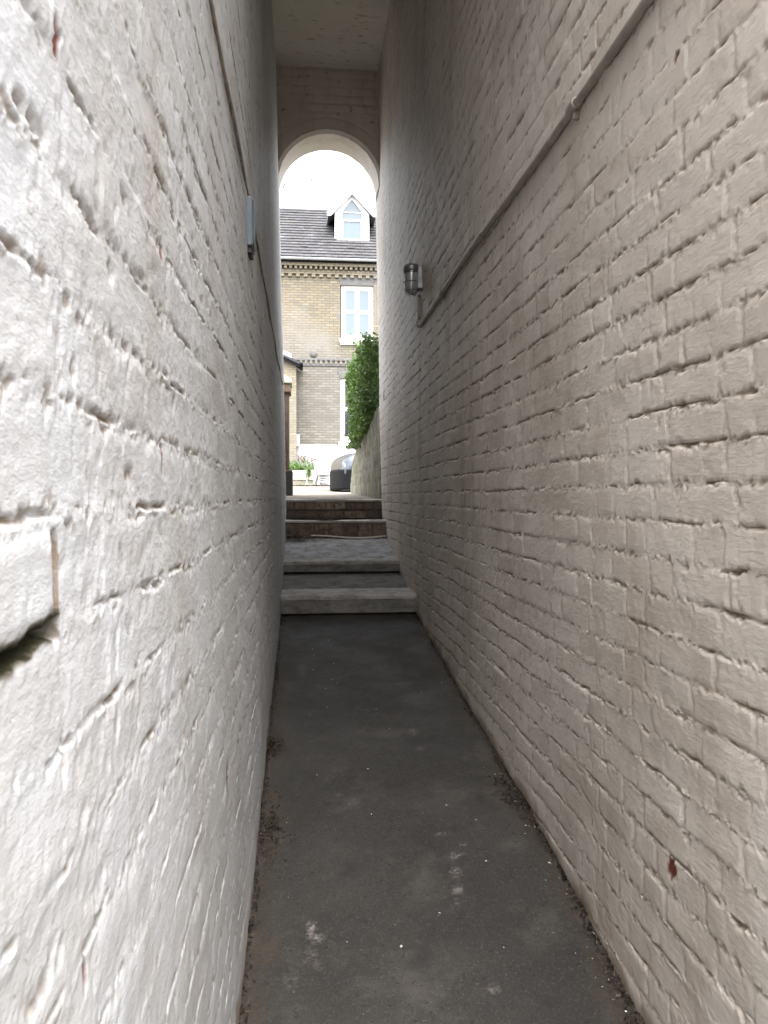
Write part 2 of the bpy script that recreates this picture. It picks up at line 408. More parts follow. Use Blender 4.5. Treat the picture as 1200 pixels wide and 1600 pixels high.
# ------------------------------------------------------------------ ground
def xl(H): return -0.178 - 0.0175 * H        # face of the left passage wall
def xr(H): return 0.802 - 0.0175 * H         # face of the right passage wall
FLOOR = ([-2.0, 0, 1.0, 1.86, 2.8, 4.11, 5.75, 5.9], [-1.52, -1.45, -1.37, -1.275, -1.145, -1.02, -0.852, -0.85])
def floor_h(y): return np.interp(y, *FLOOR)
def sheet(name, xs, prof, mat, off=0.0):
    vs, fs = [], []
    for y, h in prof:
        for x in xs: vs.append((x, y, E + h + off))
    n = len(xs)
    for i in range(len(prof) - 1):
        for j in range(n - 1): fs.append((i * n + j, i * n + j + 1, i * n + n + j + 1, i * n + n + j))
    return np_mesh(name, vs, fs, mat, None, smooth=False)
YARD = [(8.26, -0.03), (10, 0.0), (13, 0.045), (17, 0.096), (20, 0.22), (24.2, 0.37)]
tag(sheet('ground', [-400, -8, 8, 400], [(-400, -1.56), (8.2, -1.56), (8.25, -0.05)] + [(y, h - 0.02) for y, h in YARD[1:]] + [(60, 0.4), (700, 0.4)], 'soil_ground'), kind='structure')
tag(sheet('yard', list(np.linspace(-5, 6, 12)), YARD, 'yard_concrete'), kind='structure')
# street pavement behind the camera
tag(sheet('pavement', [-14, -0.4, 1.1, 14], [(-9, -1.535), (-2.0, -1.525)], 'step_tread'), kind='structure')
# unseen terrace added across the street at the viewer's back to shade the passage mouth
tag(MB().box(-16, 16, -15, -8.5, -0.1, 7.2).prism([(-16.2, 7.2), (16.2, 7.2), (16.2, 7.4), (-16.2, 7.4)], -15.2, -8.3).build('shading_terrace', 'pier_brick'), kind='structure')

# passage floor, displaced grid
gy = np.concatenate([np.arange(-2.0, 1.2, 0.08), np.arange(1.2, 3.2, 0.011), np.arange(3.2, 5.86, 0.02)])
gx = np.arange(-0.26, 0.93, 0.0125)
X, Y = np.meshgrid(gx, gy)
Hh = np.array(floor_h(Y)) + 0.006 * fbm(X * 2.2, Y * 1.6, 3) + 0.0022 * fbm(X * 18, Y * 18, 9) + 0.0012 * noise(X * 60, Y * 60, 4)
edge = np.minimum(X - (-0.158), 0.824 - X)
Hh -= 0.012 * sstep(0.07, 0.0, edge + 0.02 * noise(X * 9, Y * 9, 12)) - 0.02 * sstep(0.02, -0.02, edge)
spl = np.zeros_like(X)
def spot(cx, cy, rx, ry, a=1.0):
    d = np.sqrt(((X - cx) / rx) ** 2 + ((Y - cy) / ry) ** 2) + 0.45 * noise(X * 30, Y * 30, 31)
    return a * sstep(1.0, 0.35, d)
for a in ((0.018, 2.25, 0.014, 0.03), (0.036, 2.20, 0.018, 0.028), (0.02, 2.21, 0.012, 0.02), (0.50, 2.55, 0.05, 0.022, .75), (0.478, 2.46, 0.022, 0.05, .6), (0.465, 2.37, 0.02, 0.03, .8), (0.452, 2.31, 0.012, 0.02, .6),
          (0.535, 2.61, 0.014, 0.02, .7), (0.47, 2.68, 0.022, 0.02, .6), (0.02, 2.12, 0.03, 0.05, .3), (-0.034, 2.04, 0.022, 0.03, .35), (0.48, 1.97, 0.02, 0.025, .6),
          (0.50, 3.58, 0.025, 0.06, .5), (0.50, 3.38, 0.02, 0.03, .5), (-0.01, 4.5, 0.03, 0.2, .3), (0.13, 2.98, 0.014, 0.02, .5), (0.19, 2.93, 0.022, 0.03, .3)):
    spl = np.maximum(spl, spot(*a))
dirt = sstep(0.12, 0.0, edge + 0.07 * fbm(X * 5, Y * 3, 41))
for a in ((0.76, 2.94, 0.09, 0.2), (-0.115, 2.74, 0.07, 0.22), (-0.1, 3.4, 0.05, 0.12), (-0.1, 2.15, 0.05, 0.08), (0.3, 5.7, 0.6, 0.14)): dirt = np.maximum(dirt, spot(*a))
Hh += 0.006 * dirt * np.maximum(0, noise(X * 40, Y * 40, 61))
nc = len(gx); ii, jj = np.meshgrid(np.arange(len(gy) - 1), np.arange(nc - 1), indexing='ij')
q = (ii * nc + jj).ravel()
tag(np_mesh('path', np.stack([X, Y, E + Hh], -1).reshape(-1, 3), np.stack([q, q + 1, q + nc + 1, q + nc], 1), 'asphalt', attrs={'splat': ('FLOAT', spl), 'dirt': ('FLOAT', dirt)}), kind='structure')

# ------------------------------------------------------------------ painted brick walls of the passage
def courses(seed, phase, pitch, vmin, vmax, umin, umax, S=0.233, Hd=0.121, fix=None):
    rg = random.Random(seed); rows = []
    r0 = math.floor((vmin - phase) / pitch)
    r = r0
    while phase + r * pitch < vmax:
        st = umin - 0.5 - (r % 2) * (S + Hd) / 2 + rg.uniform(-0.025, 0.025)
        b = [st]; k = r % 2
        while b[-1] < umax + 0.3:
            L = (S if k % 2 == 0 else Hd) + rg.uniform(-0.009, 0.009)
            if rg.random() < 0.08: L = S
            b.append(b[-1] + L); k += 1
        b = np.array(b)
        if fix and fix[0] == r:
            b = b + (fix[1] - b[np.argmin(abs(b - fix[1]))])
        rows.append(b); r += 1
    return r0, rows
def brick_wall(name, side, us, vs, phase, pitch, seed, mat, par, label, fix=None, chips=(), holes=None, maxb=300):
    def clean(a):
        a = np.sort(a); keep = [a[0]]
        for q_ in a[1:]:
            if q_ - keep[-1] > 0.0012: keep.append(q_)
        return np.array(keep)
    us, vs = clean(us), clean(vs)
    nu, nv = len(us), len(vs)
    U, V = np.meshgrid(us, vs)
    r0, rows = courses(seed, phase, pitch, vs[0], vs[-1], us[0], us[-1], fix=fix)
    def locate(u, v):
        ri = np.clip(np.floor((v - phase) / pitch).astype(int) - r0, 0, len(rows) - 1)
        u0 = np.zeros_like(u); u1 = np.zeros_like(u); bid = np.zeros(u.shape, np.int64)
        for k in range(len(rows)):
            m = ri == k
            if not m.any(): continue
            b = rows[k]; j = np.clip(np.searchsorted(b, u[m], 'right') - 1, 0, len(b) - 2)
            u0[m] = b[j]; u1[m] = b[j + 1]; bid[m] = k * 1000 + j
        v0 = phase + (ri + r0) * pitch
        return ri, u0, u1, v0, v0 + pitch, bid
    ri, u0, u1, v0, v1, bid = locate(U, V)
    jh = par['joint'] / 2
    du = np.minimum(U - u0, u1 - U) - jh; dv = np.minimum(V - v0, v1 - V) - jh
    rr = 0.012
    sd = np.where((du < rr) & (dv < rr), rr - np.hypot(np.minimum(du, rr) - rr, np.minimum(dv, rr) - rr), np.minimum(du, dv))
    sd = sd + par['ragged'] * fbm(U * 45, V * 45, seed + 1, 3) - par['ragged'] * 0.3
    prof = sstep(-0.003, par['soft'], sd)
    hb = (_hash(bid, bid * 0 + 7, seed) / 4294967296.0 - 0.5) * 2
    h2 = (_hash(bid, bid * 0 + 11, seed) / 4294967296.0 - 0.5) * 2
    h3 = (_hash(bid, bid * 0 + 13, seed) / 4294967296.0 - 0.5) * 2
    # bed joints deeper on the underside, filled with paint in places
    fill = sstep(-0.35, 0.55, fbm(U * 3.1, V * 5.1, seed + 3, 4))
    rec = par['rec0'] + par['rec1'] * fill
    perp = (du < dv)
    rec = np.where(perp, rec * 0.5 - par['perp'], rec)
    h = -rec * (1 - prof)
    h += prof * (par['proud'] * hb + (V - (v0 + v1) / 2) * 0.03 * h2 + (U - (u0 + u1) / 2) * 0.010 * h3)
    h += par['bulge'] * fbm(U * 0.9, V * 0.9, seed + 5, 2)
    h += par['lump'] * fbm(U * 11, V * 13, seed + 6, 3) + par['fine'] * fbm(U * 55, V * 60, seed + 7, 2)
    # paint ridges and dribbles along the joints
    h += par['ridge'] * (1 - prof) * np.maximum(0, fbm(U * 70, V * 70, seed + 8, 2))
    # crumbled mortar: pits along the bed joints
    pn = fbm(U * 9, V * 60, seed + 9, 4); pm = fbm(U * 1.7, V * 1.7, seed + 10, 2)
    pit = sstep(par['pit'], par['pit'] + 0.16, pn + 0.32 * pm) * sstep(0.7, 0.2, prof) * np.where(perp, 0.35, 1.0)
    h -= par['pitd'] * pit
    bare = pit * sstep(-0.2, 0.3, noise(U * 25, V * 25, seed + 11))
    # thin open cracks between a bed joint and the brick above it
    s_ = np.where(V - v0 < v1 - V, V - v0, V - v1); rk = np.where(V - v0 < v1 - V, ri, ri + 1)
    cc_ = 0.003 + 0.0035 * noise(U * 14, rk * 5.3, seed + 31)
    wd_ = 0.0022 + 0.0016 * noise(U * 30, rk * 3.7, seed + 32)
    pres = sstep(par['crack'], par['crack'] + 0.2, fbm(U * 4.6, rk * 1.37, seed + 33, 4) + 0.3 * pm)
    crk = sstep(wd_ + 0.0024, np.maximum(wd_ * 0.4, 0.0004), abs(s_ - cc_)) * pres
    h -= par['cd'] * crk; bare = np.maximum(bare, sstep(0.35, 0.85, crk) * sstep(-0.5, 0.1, noise(U * 19, rk * 2.1, seed + 34)))
    # crumbs of bare mortar showing through in the joints
    jn = sstep(0.65, 0.1, prof) * np.where(perp, 0.5, 1.0)
    crumb = sstep(par['crumb'], par['crumb'] + 0.12, fbm(U * 38, V * 60, seed + 41, 3) + 0.45 * fbm(U * 2.1, V * 2.7, seed + 42, 3)) * jn
    h -= 0.002 * crumb; bare = np.maximum(bare, 0.65 * crumb)
    # splashed dirt at the foot of the wall
    ft = V - np.interp(U, FLOOR[0] + [6.6, 7.7, 8.1], FLOOR[1] + [-0.66, -0.42, -0.2])
    bare = np.maximum(bare, 0.75 * sstep(0.055, 0.0, ft + 0.05 * fbm(U * 7, V * 7, seed + 43, 3)))
    # blown paint: shallow scabs
    sc = sstep(0.42, 0.47, fbm(U * 5, V * 6, seed + 14, 4)); h -= 0.0009 * sc
    pk = sstep(0.60, 0.72, fbm(U * 24, V * 26, seed + 51, 2) + 0.25 * pm); h -= 0.0016 * pk; bare = np.maximum(bare, 0.3 * sstep(0.78, 0.9, fbm(U * 24, V * 26, seed + 51, 2) + 0.25 * pm))
    chip = np.zeros_like(U); moss_shade = np.zeros_like(U)
    for (cu, cv, ru, rv) in chips:
        d = np.sqrt(((U - cu) / ru) ** 2 + ((V - cv) / rv) ** 2) + 0.5 * noise(U * 130, V * 130, seed + 21)
        cc = sstep(1.0, 0.8, d); chip = np.maximum(chip, cc); h -= 0.003 * cc
    if holes: h, bare, moss_shade = holes(U, V, h, bare, moss_shade)
    # crooked courses: the whole grid is warped
    Ua = U + 0.004 * noise(U * 3, V * 9, seed + 15) + 0.0016 * noise(U * 30, V * 30, seed + 16)
    Va = V + 0.007 * noise(U * 0.8, V * 0.5, seed + 17) + 0.0025 * noise(U * 5, V * 5, seed + 18) + 0.0014 * noise(U * 28, V * 28, seed + 19)
    base = (xl if side < 0 else xr)(Va)
    Xa = base + h * (1 if side < 0 else -1)
    P = np.stack([Xa, Ua, E + Va], -1)
    wear = np.stack([bare, chip, moss_shade, 0.5 + 0.5 * h3 * prof], -1)
    gu = np.gradient(P, axis=1); gv = np.gradient(P, axis=0)
    N = np.cross(gu, gv); N /= np.linalg.norm(N, axis=-1, keepdims=True) + 1e-12
    if side > 0: N = -N
    # faces
    Uc, Vc = (U[:-1, :-1] + U[1:, 1:]) / 2, (V[:-1, :-1] + V[1:, 1:]) / 2
    fri, fu0, fu1, fv0, fv1, fb = locate(Uc, Vc)
    inb = (np.minimum(Uc - fu0, fu1 - Uc) > jh * 0.8) & (np.minimum(Vc - fv0, fv1 - Vc) > jh * 0.8)
    root = empty(name, ((xl(-1.3) if side < 0 else xr(-1.3)), 2.0, E - 1.3), label, 'wall')
    # the bricks that show largest in the photograph
    cand = []
    for k, b in enumerate(rows):
        cv = phase + (k + r0 + 0.5) * pitch
        for j in range(len(b) - 1):
            a0, a1 = max(b[j], us[0]), b[j + 1]
            cu = (a0 + a1) / 2
            if a1 - a0 < 0.05 or cu < 0.3 or cu > 7.9: continue
            if cv < float(floor_h(cu)) - 0.02 and cu < 5.7: continue
            x = (xl if side < 0 else xr)(cv)
            def pj(yy, zz):
                f = x * math.sin(PSI) + yy * math.cos(PSI); rt = x * math.cos(PSI) - yy * math.sin(PSI)
                f2 = f * math.cos(TH) - zz * math.sin(TH); u_ = f * math.sin(TH) + zz * math.cos(TH)
                return (600 + 1240 * rt / max(f2, .05), 800 - 1240 * u_ / max(f2, .05))
            (ax, ay), (bx, by) = pj(a0, cv), pj(a1, cv)
            x_0, x_1 = max(0, min(ax, bx)), min(1200, max(ax, bx))
            if x_1 - x_0 < 2 or min(ay, by) > 1620 or max(ay, by) < -20: continue
            cand.append(((x_1 - x_0) * 1240 * pitch / cu, x_1 - x_0, k * 1000 + j))
    cand.sort(reverse=True)
    chosen = set(c[2] for c in cand[:maxb] if c[1] > 5)
    idx = np.arange(nu * nv).reshape(nv, nu)
    flip = side > 0
    def quads(mask_i, mask_j):
        a = idx[mask_i, mask_j]; q4 = [a, a + 1, a + nu + 1, a + nu]
        return np.stack(q4 if not flip else q4[::-1], 1) if True else None
    Pf = P.reshape(-1, 3); Wf = wear.reshape(-1, 4); Nf = N.reshape(-1, 3)
    used = np.zeros(fb.shape, bool)
    back = np.array([-0.03 if side < 0 else 0.03, 0, 0])
    order = {}
    fi, fj = np.nonzero(inb)
    ids = fb[fi, fj]; srt = np.argsort(ids, kind='stable'); fi, fj, ids = fi[srt], fj[srt], ids[srt]
    cut = np.flatnonzero(np.diff(ids)) + 1
    for si, sj in zip(np.split(fi, cut), np.split(fj, cut)):
        b = int(fb[si[0], sj[0]])
        if b not in chosen: continue
        i0, i1, j0, j1 = si.min(), si.max() + 2, sj.min(), sj.max() + 2
        sub_i = idx[i0:i1, j0:j1]; m, n = sub_i.shape
        pv = Pf[sub_i.ravel()]; wv = Wf[sub_i.ravel()]; nvv = Nf[sub_i.ravel()]
        l = np.arange(m * n).reshape(m, n)
        a = l[:-1, :-1].ravel(); qs = np.stack([a, a + 1, a + n + 1, a + n], 1)
        bd = np.concatenate([l[0, :], l[1:, -1], l[-1, -2::-1], l[-2:0:-1, 0]])
        kx = np.arange(len(bd)); tb = m * n + kx; nb = tb + len(bd)
        sk = np.stack([tb, nb, np.roll(nb, -1), np.roll(tb, -1)], 1)
        pv = np.concatenate([pv, pv[bd], pv[bd] + back]); wv = np.concatenate([wv, wv[bd], wv[bd]])
        cn = pv[bd] - pv[:m * n].mean(0); cn[:, 0] = 0; cn /= np.linalg.norm(cn, axis=1)[:, None] + 1e-9
        nvv = np.concatenate([nvv, cn, cn])
        c4 = np.array([nb[0], nb[n - 1], nb[n + m - 2], nb[2 * n + m - 3]])
        qs = np.concatenate([qs, sk, c4[None, ::-1]])
        if flip: qs = qs[:, ::-1]
        np_mesh('brick', pv, qs, mat, root, attrs={'wear': ('FLOAT_COLOR', wv)}, normals=nvv)
        used[i0:i1 - 1, j0:j1 - 1] = True
    def rest(mask, nm, kind=None):
        qi, qj = np.nonzero(mask)
        if not len(qi): return
        qd = quads(qi, qj); un, inv = np.unique(qd, return_inverse=True)
        o = np_mesh(nm, Pf[un], inv.reshape(qd.shape), mat, root, attrs={'wear': ('FLOAT_COLOR', Wf[un])}, normals=Nf[un])
        if kind: o['kind'] = kind
    rest(inb & ~used, 'brickwork', 'stuff')
    rest(~inb & ~used, 'mortar')
    return root
LEFT = dict(joint=0.009, ragged=0.009, soft=0.011, rec0=-0.0003, rec1=0.0019, proud=0.0008, bulge=0.006, lump=0.0013, fine=0.0006, ridge=0.0013, perp=-0.0004, pit=0.5, pitd=0.004, crack=0.14, crumb=0.3, cd=0.0042)
RIGHT = dict(joint=0.009, ragged=0.0065, soft=0.006, rec0=0.0003, rec1=0.0018, proud=0.0010, bulge=0.006, lump=0.0010, fine=0.0006, ridge=0.0027, perp=-0.0011, pit=0.40, pitd=0.005, crack=0.10, crumb=0.2, cd=0.0045)
def course_rows(phase, pitch, lo, hi, offs):
    k0, k1 = math.floor((lo - phase) / pitch), math.ceil((hi - phase) / pitch)
    a = np.concatenate([phase + k * pitch + np.array(offs) for k in range(k0, k1)])
    return a[(a >= lo) & (a < hi)]
MED = [-0.009, -0.005, -0.0015, 0.0015, 0.0045, 0.008, 0.014, 0.024, 0.035, 0.046, 0.057, 0.066]
FINE = [-0.010, -0.007, -0.004, -0.0015, 0.001, 0.0035, 0.006, 0.009, 0.013, 0.018, 0.024, 0.030, 0.036, 0.042, 0.048, 0.054, 0.060, 0.066, 0.072]
COARSE = [-0.006, -0.001, 0.004, 0.012, 0.034, 0.056]
def left_holes(U, V, h, bare, moss_shade):
    # an open bed joint and an open upright joint round one brick close to the lens
    n = noise(U * 40, V * 40, 77) * 0.004
    top = -0.098 + 0.05 * (U - 0.5) + n; bot = -0.109 + 0.05 * (U - 0.5) - n
    m = sstep(-0.002, 0.003, np.minimum(top - V, V - bot)) * sstep(0.606, 0.596, U + n)
    h = h - 0.030 * m; m = sstep(-0.006, -0.002, np.minimum(top - V + 0.002, V - bot)) * sstep(0.609, 0.600, U + n); moss_shade = np.maximum(moss_shade, m)
    bare = np.maximum(bare, m)
    p = sstep(0.0065, 0.0035, abs(U - 0.595 + 0.25 * n)) * sstep(-0.115, -0.105, V) * sstep(-0.028, -0.036, V)
    h = h - 0.016 * p; bare = np.maximum(bare, sstep(0.009, 0.0055, abs(U - 0.597 + 0.25 * n)) * sstep(-0.115, -0.105, V) * sstep(-0.028, -0.036, V))
    b = sstep(0.004, 0.014, np.minimum(0.592 - U, np.minimum(V + 0.098, -0.022 - V)))
    h = h + 0.002 * b
    for (cu, cv, ru, rv, d) in ((0.80, 0.215, 0.014, 0.011, .010), (0.86, 0.02, 0.03, 0.012, .008), (0.74, 0.24, .018, .01, .008), (0.565, 0.255, 0.05, 0.008, .012),
                                (0.86, 0.31, .02, .012, .008), (0.66, 0.10, .012, .014, .008), (0.60, -0.195, .006, .02, .01), (0.55, -0.33, .05, .006, .01), (0.67, -.345, .006, .02, .008)):
        g = sstep(1.0, 0.3, np.sqrt(((U - cu) / ru) ** 2 + ((V - cv) / rv) ** 2) + 0.6 * noise(U * 70, V * 70, 33))
        h = h - 0.45 * d * g; bare = np.maximum(bare, 0.75 * sstep(0.6, 0.95, g))
    return h, bare, moss_shade
us_l = np.concatenate([np.arange(0.2, 0.38, 0.02), np.arange(0.38, 0.85, 0.0036), np.arange(0.85, 1.6, 0.0075), np.arange(1.6, 3.2, 0.016), np.arange(3.2, 8.19, 0.045), [8.19]])
vs_l = np.concatenate([[-1.58], course_rows(-0.104, 0.086, -1.57, -0.5, MED), course_rows(-0.104, 0.086, -0.5, 0.5, FINE), course_rows(-0.104, 0.086, 0.5, 1.3, MED), course_rows(-0.104, 0.086, 1.3, 4.49, COARSE), [4.5]])
brick_wall('painted_brick_wall', -1, us_l, vs_l, -0.104, 0.086, 11, 'white_paint_left', LEFT,
           'rough white painted brick wall along the left side of the passage', fix=(0, 0.597),
           chips=((0.632, 0.345, 0.008, 0.017), (1.07, 0.323, 0.008, 0.014), (1.04, 0.05, 0.008, 0.024), (0.635, -0.378, 0.007, 0.013), (1.75, -0.62, 0.012, 0.06), (0.545, -.36, .006, .006)), holes=left_holes)
us_r = np.concatenate([np.arange(0.2, 1.2, 0.05), np.arange(1.2, 2.2, 0.0055), np.arange(2.2, 4.0, 0.0115), np.arange(4.0, 8.19, 0.032), [8.19]])
vs_r = np.concatenate([[-1.58], course_rows(0.026, 0.083, -1.57, 1.35, MED), course_rows(0.026, 0.083, 1.35, 4.49, COARSE), [4.5]])
brick_wall('painted_brick_wall', 1, us_r, vs_r, 0.026, 0.083, 23, 'cream_paint_right', RIGHT,
           'cream painted brick wall along the right side, carrying lamp and conduit',
           chips=((1.68, -0.83, 0.024, 0.024), (7.75, 0.98, 0.05, 0.05), (1.62, 0.93, 0.012, 0.012)))

# cores behind the painted faces, so that the walls have their thickness
for sgn, lab in ((-1, 'solid brick core behind the white left passage wall'), (1, 'solid brick core behind the cream right passage wall')):
    m = MB()
    if sgn < 0: poly = [(xl(-1.7) - 0.07, E - 1.7), (xl(5) - 0.07, E + 5.2), (-1.2, E + 5.2), (-1.2, E - 1.7)]
    else: poly = [(xr(-1.7) + 0.07, E - 1.7), (1.9, E - 1.7), (1.9, E + 5.2), (xr(5) + 0.07, E + 5.2)]
    m.prism(poly, 0.21, 8.165)
    o = m.build('wall_core', 'pier_brick'); tag(o, kind='structure')

# ------------------------------------------------------------------ ceiling and arched end wall
CY0 = 1.35
gx = np.linspace(-0.36, 0.86, 60); gy = np.concatenate([np.arange(CY0, 5.5, 0.08), np.arange(5.5, 8.17, 0.022)])
X, Y = np.meshgrid(gx, gy)
Z = E + 4.14 + 0.006 * fbm(X * 3, Y * 3, 5) + 0.002 * fbm(X * 20, Y * 20, 8)
nc = len(gx); n1 = len(gy) * nc
ii, jj = np.meshgrid(np.arange(len(gy) - 1), np.arange(nc - 1), indexing='ij'); q = (ii * nc + jj).ravel()
ce = np_mesh('ceiling', np.stack([X, Y, Z], -1).reshape(-1, 3), np.stack([q, q + nc, q + nc + 1, q + 1], 1), 'ceiling_plaster')
tag(ce, kind='structure')
o = MB().box(-1.2, 1.9, CY0, 8.165, E + 4.16, E + 5.15).build('ceiling_slab', 'ceiling_plaster'); tag(o, kind='structure')

AX, AR, ASP, AY0, AY1 = 0.252, 0.487, 3.03, 7.76, 8.17
root = empty('arched_end_wall', (AX, AY0, E + ASP), 'cream painted wall with round arch closing the far end of the passage', 'arch')
na, nr_ = 110, 70
ths = np.linspace(math.pi, 0, na)
ox = np.linspace(-0.34, 0.86, na)
rin = AR + 0.035
ax_ = AX + rin * np.cos(ths); az_ = ASP + rin * np.sin(ths)
tt = np.linspace(0, 1, nr_)[:, None]
# inner row follows the arch, outer row the ceiling line; the lowest corners run into the side walls
topx = np.clip(ox, -0.34, 0.86)
GX = ax_[None] * (1 - tt) + topx[None] * tt
GH = az_[None] * (1 - tt) + 4.2 * tt
sd0 = 91
pv_ = 0.081
rw = np.floor(GH / pv_); fu = GX / 0.235 + (rw % 2) * 0.5; fv = GH / pv_
dU = np.minimum(fu % 1, 1 - fu % 1) * 0.235; dV = np.minimum(fv % 1, 1 - fv % 1) * pv_
sdd = np.minimum(dU, dV) - 0.006 + 0.005 * fbm(GX * 40, GH * 40, sd0)
prof = sstep(-0.003, 0.012, sdd)
far = sstep(0.16, 0.2, np.hypot(GX - AX, GH - ASP) - AR)          # a ring of arch bricks round the opening
hgt = -(0.003 + 0.012 * sstep(-0.2, 0.5, fbm(GX * 4, GH * 4, 92))) * (1 - prof) * far + 0.004 * fbm(GX * 9, GH * 11, 93) + 0.0015 * fbm(GX * 50, GH * 50, 94)
ring_ = np.hypot(GX - AX, GH - ASP) - AR
hgt -= 0.008 * sstep(0.012, 0.0, abs(ring_ - 0.15))
pit = sstep(0.45, 0.6, fbm(GX * 14, GH * 26, 95)) * sstep(.7, .3, prof); hgt -= 0.014 * pit * far
P = np.stack([GX, AY0 - hgt, E + GH], -1).reshape(-1, 3)
ii, jj = np.meshgrid(np.arange(nr_ - 1), np.arange(na - 1), indexing='ij'); q = (ii * na + jj).ravel()
np_mesh('brick_face', P, np.stack([q, q + 1, q + na + 1, q + na], 1), 'cream_paint_end', root,
        attrs={'wear': ('FLOAT_COLOR', np.stack([pit * far * 0.8, pit * 0, pit * 0, pit * 0 + 1], -1))})
# rounded edge and soffit
prf = [(rin, AY0), (AR + 0.03, AY0 - 0.012), (AR, AY0 + 0.022)] + [(AR, y) for y in np.linspace(AY0 + 0.06, AY1 - 0.03, 16)] + [(AR + 0.006, AY1 - 0.008), (AR + 0.02, AY1), (AR + 0.2, AY1 + 0.001)]
A2 = np.linspace(math.pi * 1.0, 0, 90)
V_ = []
for i, (r_, y_) in enumerate(prf):
    rr = r_ + 0.0035 * fbm(np.cos(A2) * 4 + 9, A2 * 6 + y_ * 9, 96) * (0 if i == 0 else 1)
    V_.append(np.stack([AX + rr * np.cos(A2), np.full_like(A2, y_), E + ASP + rr * np.sin(A2)], -1))
V_ = np.concatenate(V_); ii, jj = np.meshgrid(np.arange(len(prf) - 1), np.arange(89), indexing='ij'); q = (ii * 90 + jj).ravel()
np_mesh('arch_soffit', V_, np.stack([q, q + 90, q + 91, q + 1], 1), 'cream_paint_end', root, smooth=False)
m = MB()
pts = [(AX + (AR + 0.03) * math.cos(a), E + ASP + (AR + 0.03) * math.sin(a)) for a in np.linspace(math.pi, 0, 40)]
m.prism(pts + [(1.0, E + ASP), (1.0, E + 4.9), (-0.5, E + 4.9), (-0.5, E + ASP)], AY0 + 0.05, AY1 - 0.012).build('core', 'cream_paint_end', root)

# ------------------------------------------------------------------ steps
g = 'concrete steps at the end of the slope'
def conc_step(y0, y1, yb, hb, ht, he, label, seed, tread):
    root = empty('concrete_step', (0.33, y0, E + hb), label, 'step', g)
    rough_box('slab', 'step_concrete_lit', xl(ht) - 0.03, xr(ht) + 0.03, y0, y1, E + ht - 0.034, E + ht, root, 80, 8, 3, 0.005, seed, rnd=0.010)
    rough_box('riser', 'step_riser_shade', xl(ht) - 0.03, xr(ht) + 0.03, y0 + 0.003, y1, E + hb + 0.014, E + ht - 0.035, root, 70, 4, 6, 0.006, seed + 2, rnd=0.004)
    MB().box(-0.3, 0.9, y0 + 0.03, y1, E + hb - 0.08, E + hb + 0.02).build('gap_shade', 'blackened', root)  # near-black box paints the shade in the gap below the slab
    gx = np.linspace(xl(ht) - 0.04, xr(ht) + 0.04, 70); gy = np.linspace(y1 - 0.006, yb + 0.03, 60)
    X, Y = np.meshgrid(gx, gy)
    Z = E + ht - 0.004 + (he - ht) * sstep(y1 - 0.05, yb, Y) + 0.006 * fbm(X * 4, Y * 4, seed + 3) + 0.003 * fbm(X * 20, Y * 20, seed + 4)
    q = (np.arange(59)[:, None] * 70 + np.arange(69)[None]).ravel()
    np_mesh('tread', np.stack([X, Y, Z], -1).reshape(-1, 3), np.stack([q, q + 1, q + 71, q + 70], 1), tread, root)
conc_step(5.70, 6.10, 6.67, -0.852, -0.708, -0.645, 'lowest concrete step with worn nosing coloured as if lit at the foot of the stairs', 51, 'step_tread')
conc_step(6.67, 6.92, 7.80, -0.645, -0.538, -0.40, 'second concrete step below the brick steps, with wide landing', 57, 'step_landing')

def step_bricks(root, y0, z0, z1, n, seed, depth=0.1, hide=0.0):
    rg = random.Random(seed); x0, x1 = -0.20, 0.84
    wd = (x1 - x0) / n; x = x0
    for i in range(n):
        wi = wd * rg.uniform(0.88, 1.12) if i < n - 1 else x1 - x
        wi = max(wi, 0.04)
        o = rough_box('brick', 'step_brick', x + 0.006, x + wi - 0.006, y0 + rg.uniform(-0.008, 0.006), y0 + depth, z0 + 0.005, z1 - 0.005 + rg.uniform(-0.003, 0.003), root, 5, 3, 3, 0.006, seed + i, rnd=0.014)
        x += wi
sag = lambda x: 0.022 * math.exp(-((x - 0.30) / 0.28) ** 2) + 0.008 * float(noise(x * 14, 2.2, 5))
sag2 = lambda x: 0.016 * math.exp(-((x - 0.20) / 0.22) ** 2) + 0.006 * float(noise(x * 12, 5.2, 6))
for y0, hb, ht, rows_, lab, sg, sd2 in ((7.75, -0.41, -0.232, ((-0.41, -0.245, 7),), 'lower brick step with worn edge coloured as if lit and white cable at its foot', sag2, 71),
                                        (8.17, -0.225, -0.028, ((-0.225, -0.135, 5), (-0.135, -0.045, 10)), 'top brick step with hollowed worn edge under the arch', sag, 81)):
    root = empty('brick_step', (0.33, y0, E + hb), lab, 'step', 'brick steps under the arch')
    for k, (a, b, n) in enumerate(rows_): step_bricks(root, y0, E + a, E + b, n, sd2 + 20 * k)
    rough_box('core', 'step_tread', -0.25, 0.86, y0 + 0.02, y0 + (0.44 if y0 < 8 else 0.2), E + hb - 0.1, E + ht - 0.018, root, 30, 3, 3, 0.003, sd2)
    rough_box('tread', 'step_tread' if y0 < 8 else 'yard_concrete', -0.24, 0.86, y0 + 0.07, y0 + (0.43 if y0 < 8 else 0.14), E + ht - 0.06, E + ht, root, 60, 5, 3, 0.004, sd2 + 2, worn=sg)
    rough_box('lit_edging', 'lit_edge_mortar', -0.22, 0.85, y0 - 0.006, y0 + 0.075, E + ht - 0.022, E + ht + 0.003, root, 70, 4, 3, 0.005, sd2 + 1, worn=sg, rnd=0.01)
pts = [(xl(0) + 0.25 + 0.73 * s, 7.69 + 0.018 * math.sin(s * 7), E - 0.388 + 0.012 * math.cos(s * 5) ) for s in np.linspace(0, 1, 40)]
tag(MB().tube(pts, 0.007, 8).build('cable', 'white_cable', smooth=True), 'thin white cable lying along the foot of the lower brick step', 'cable')

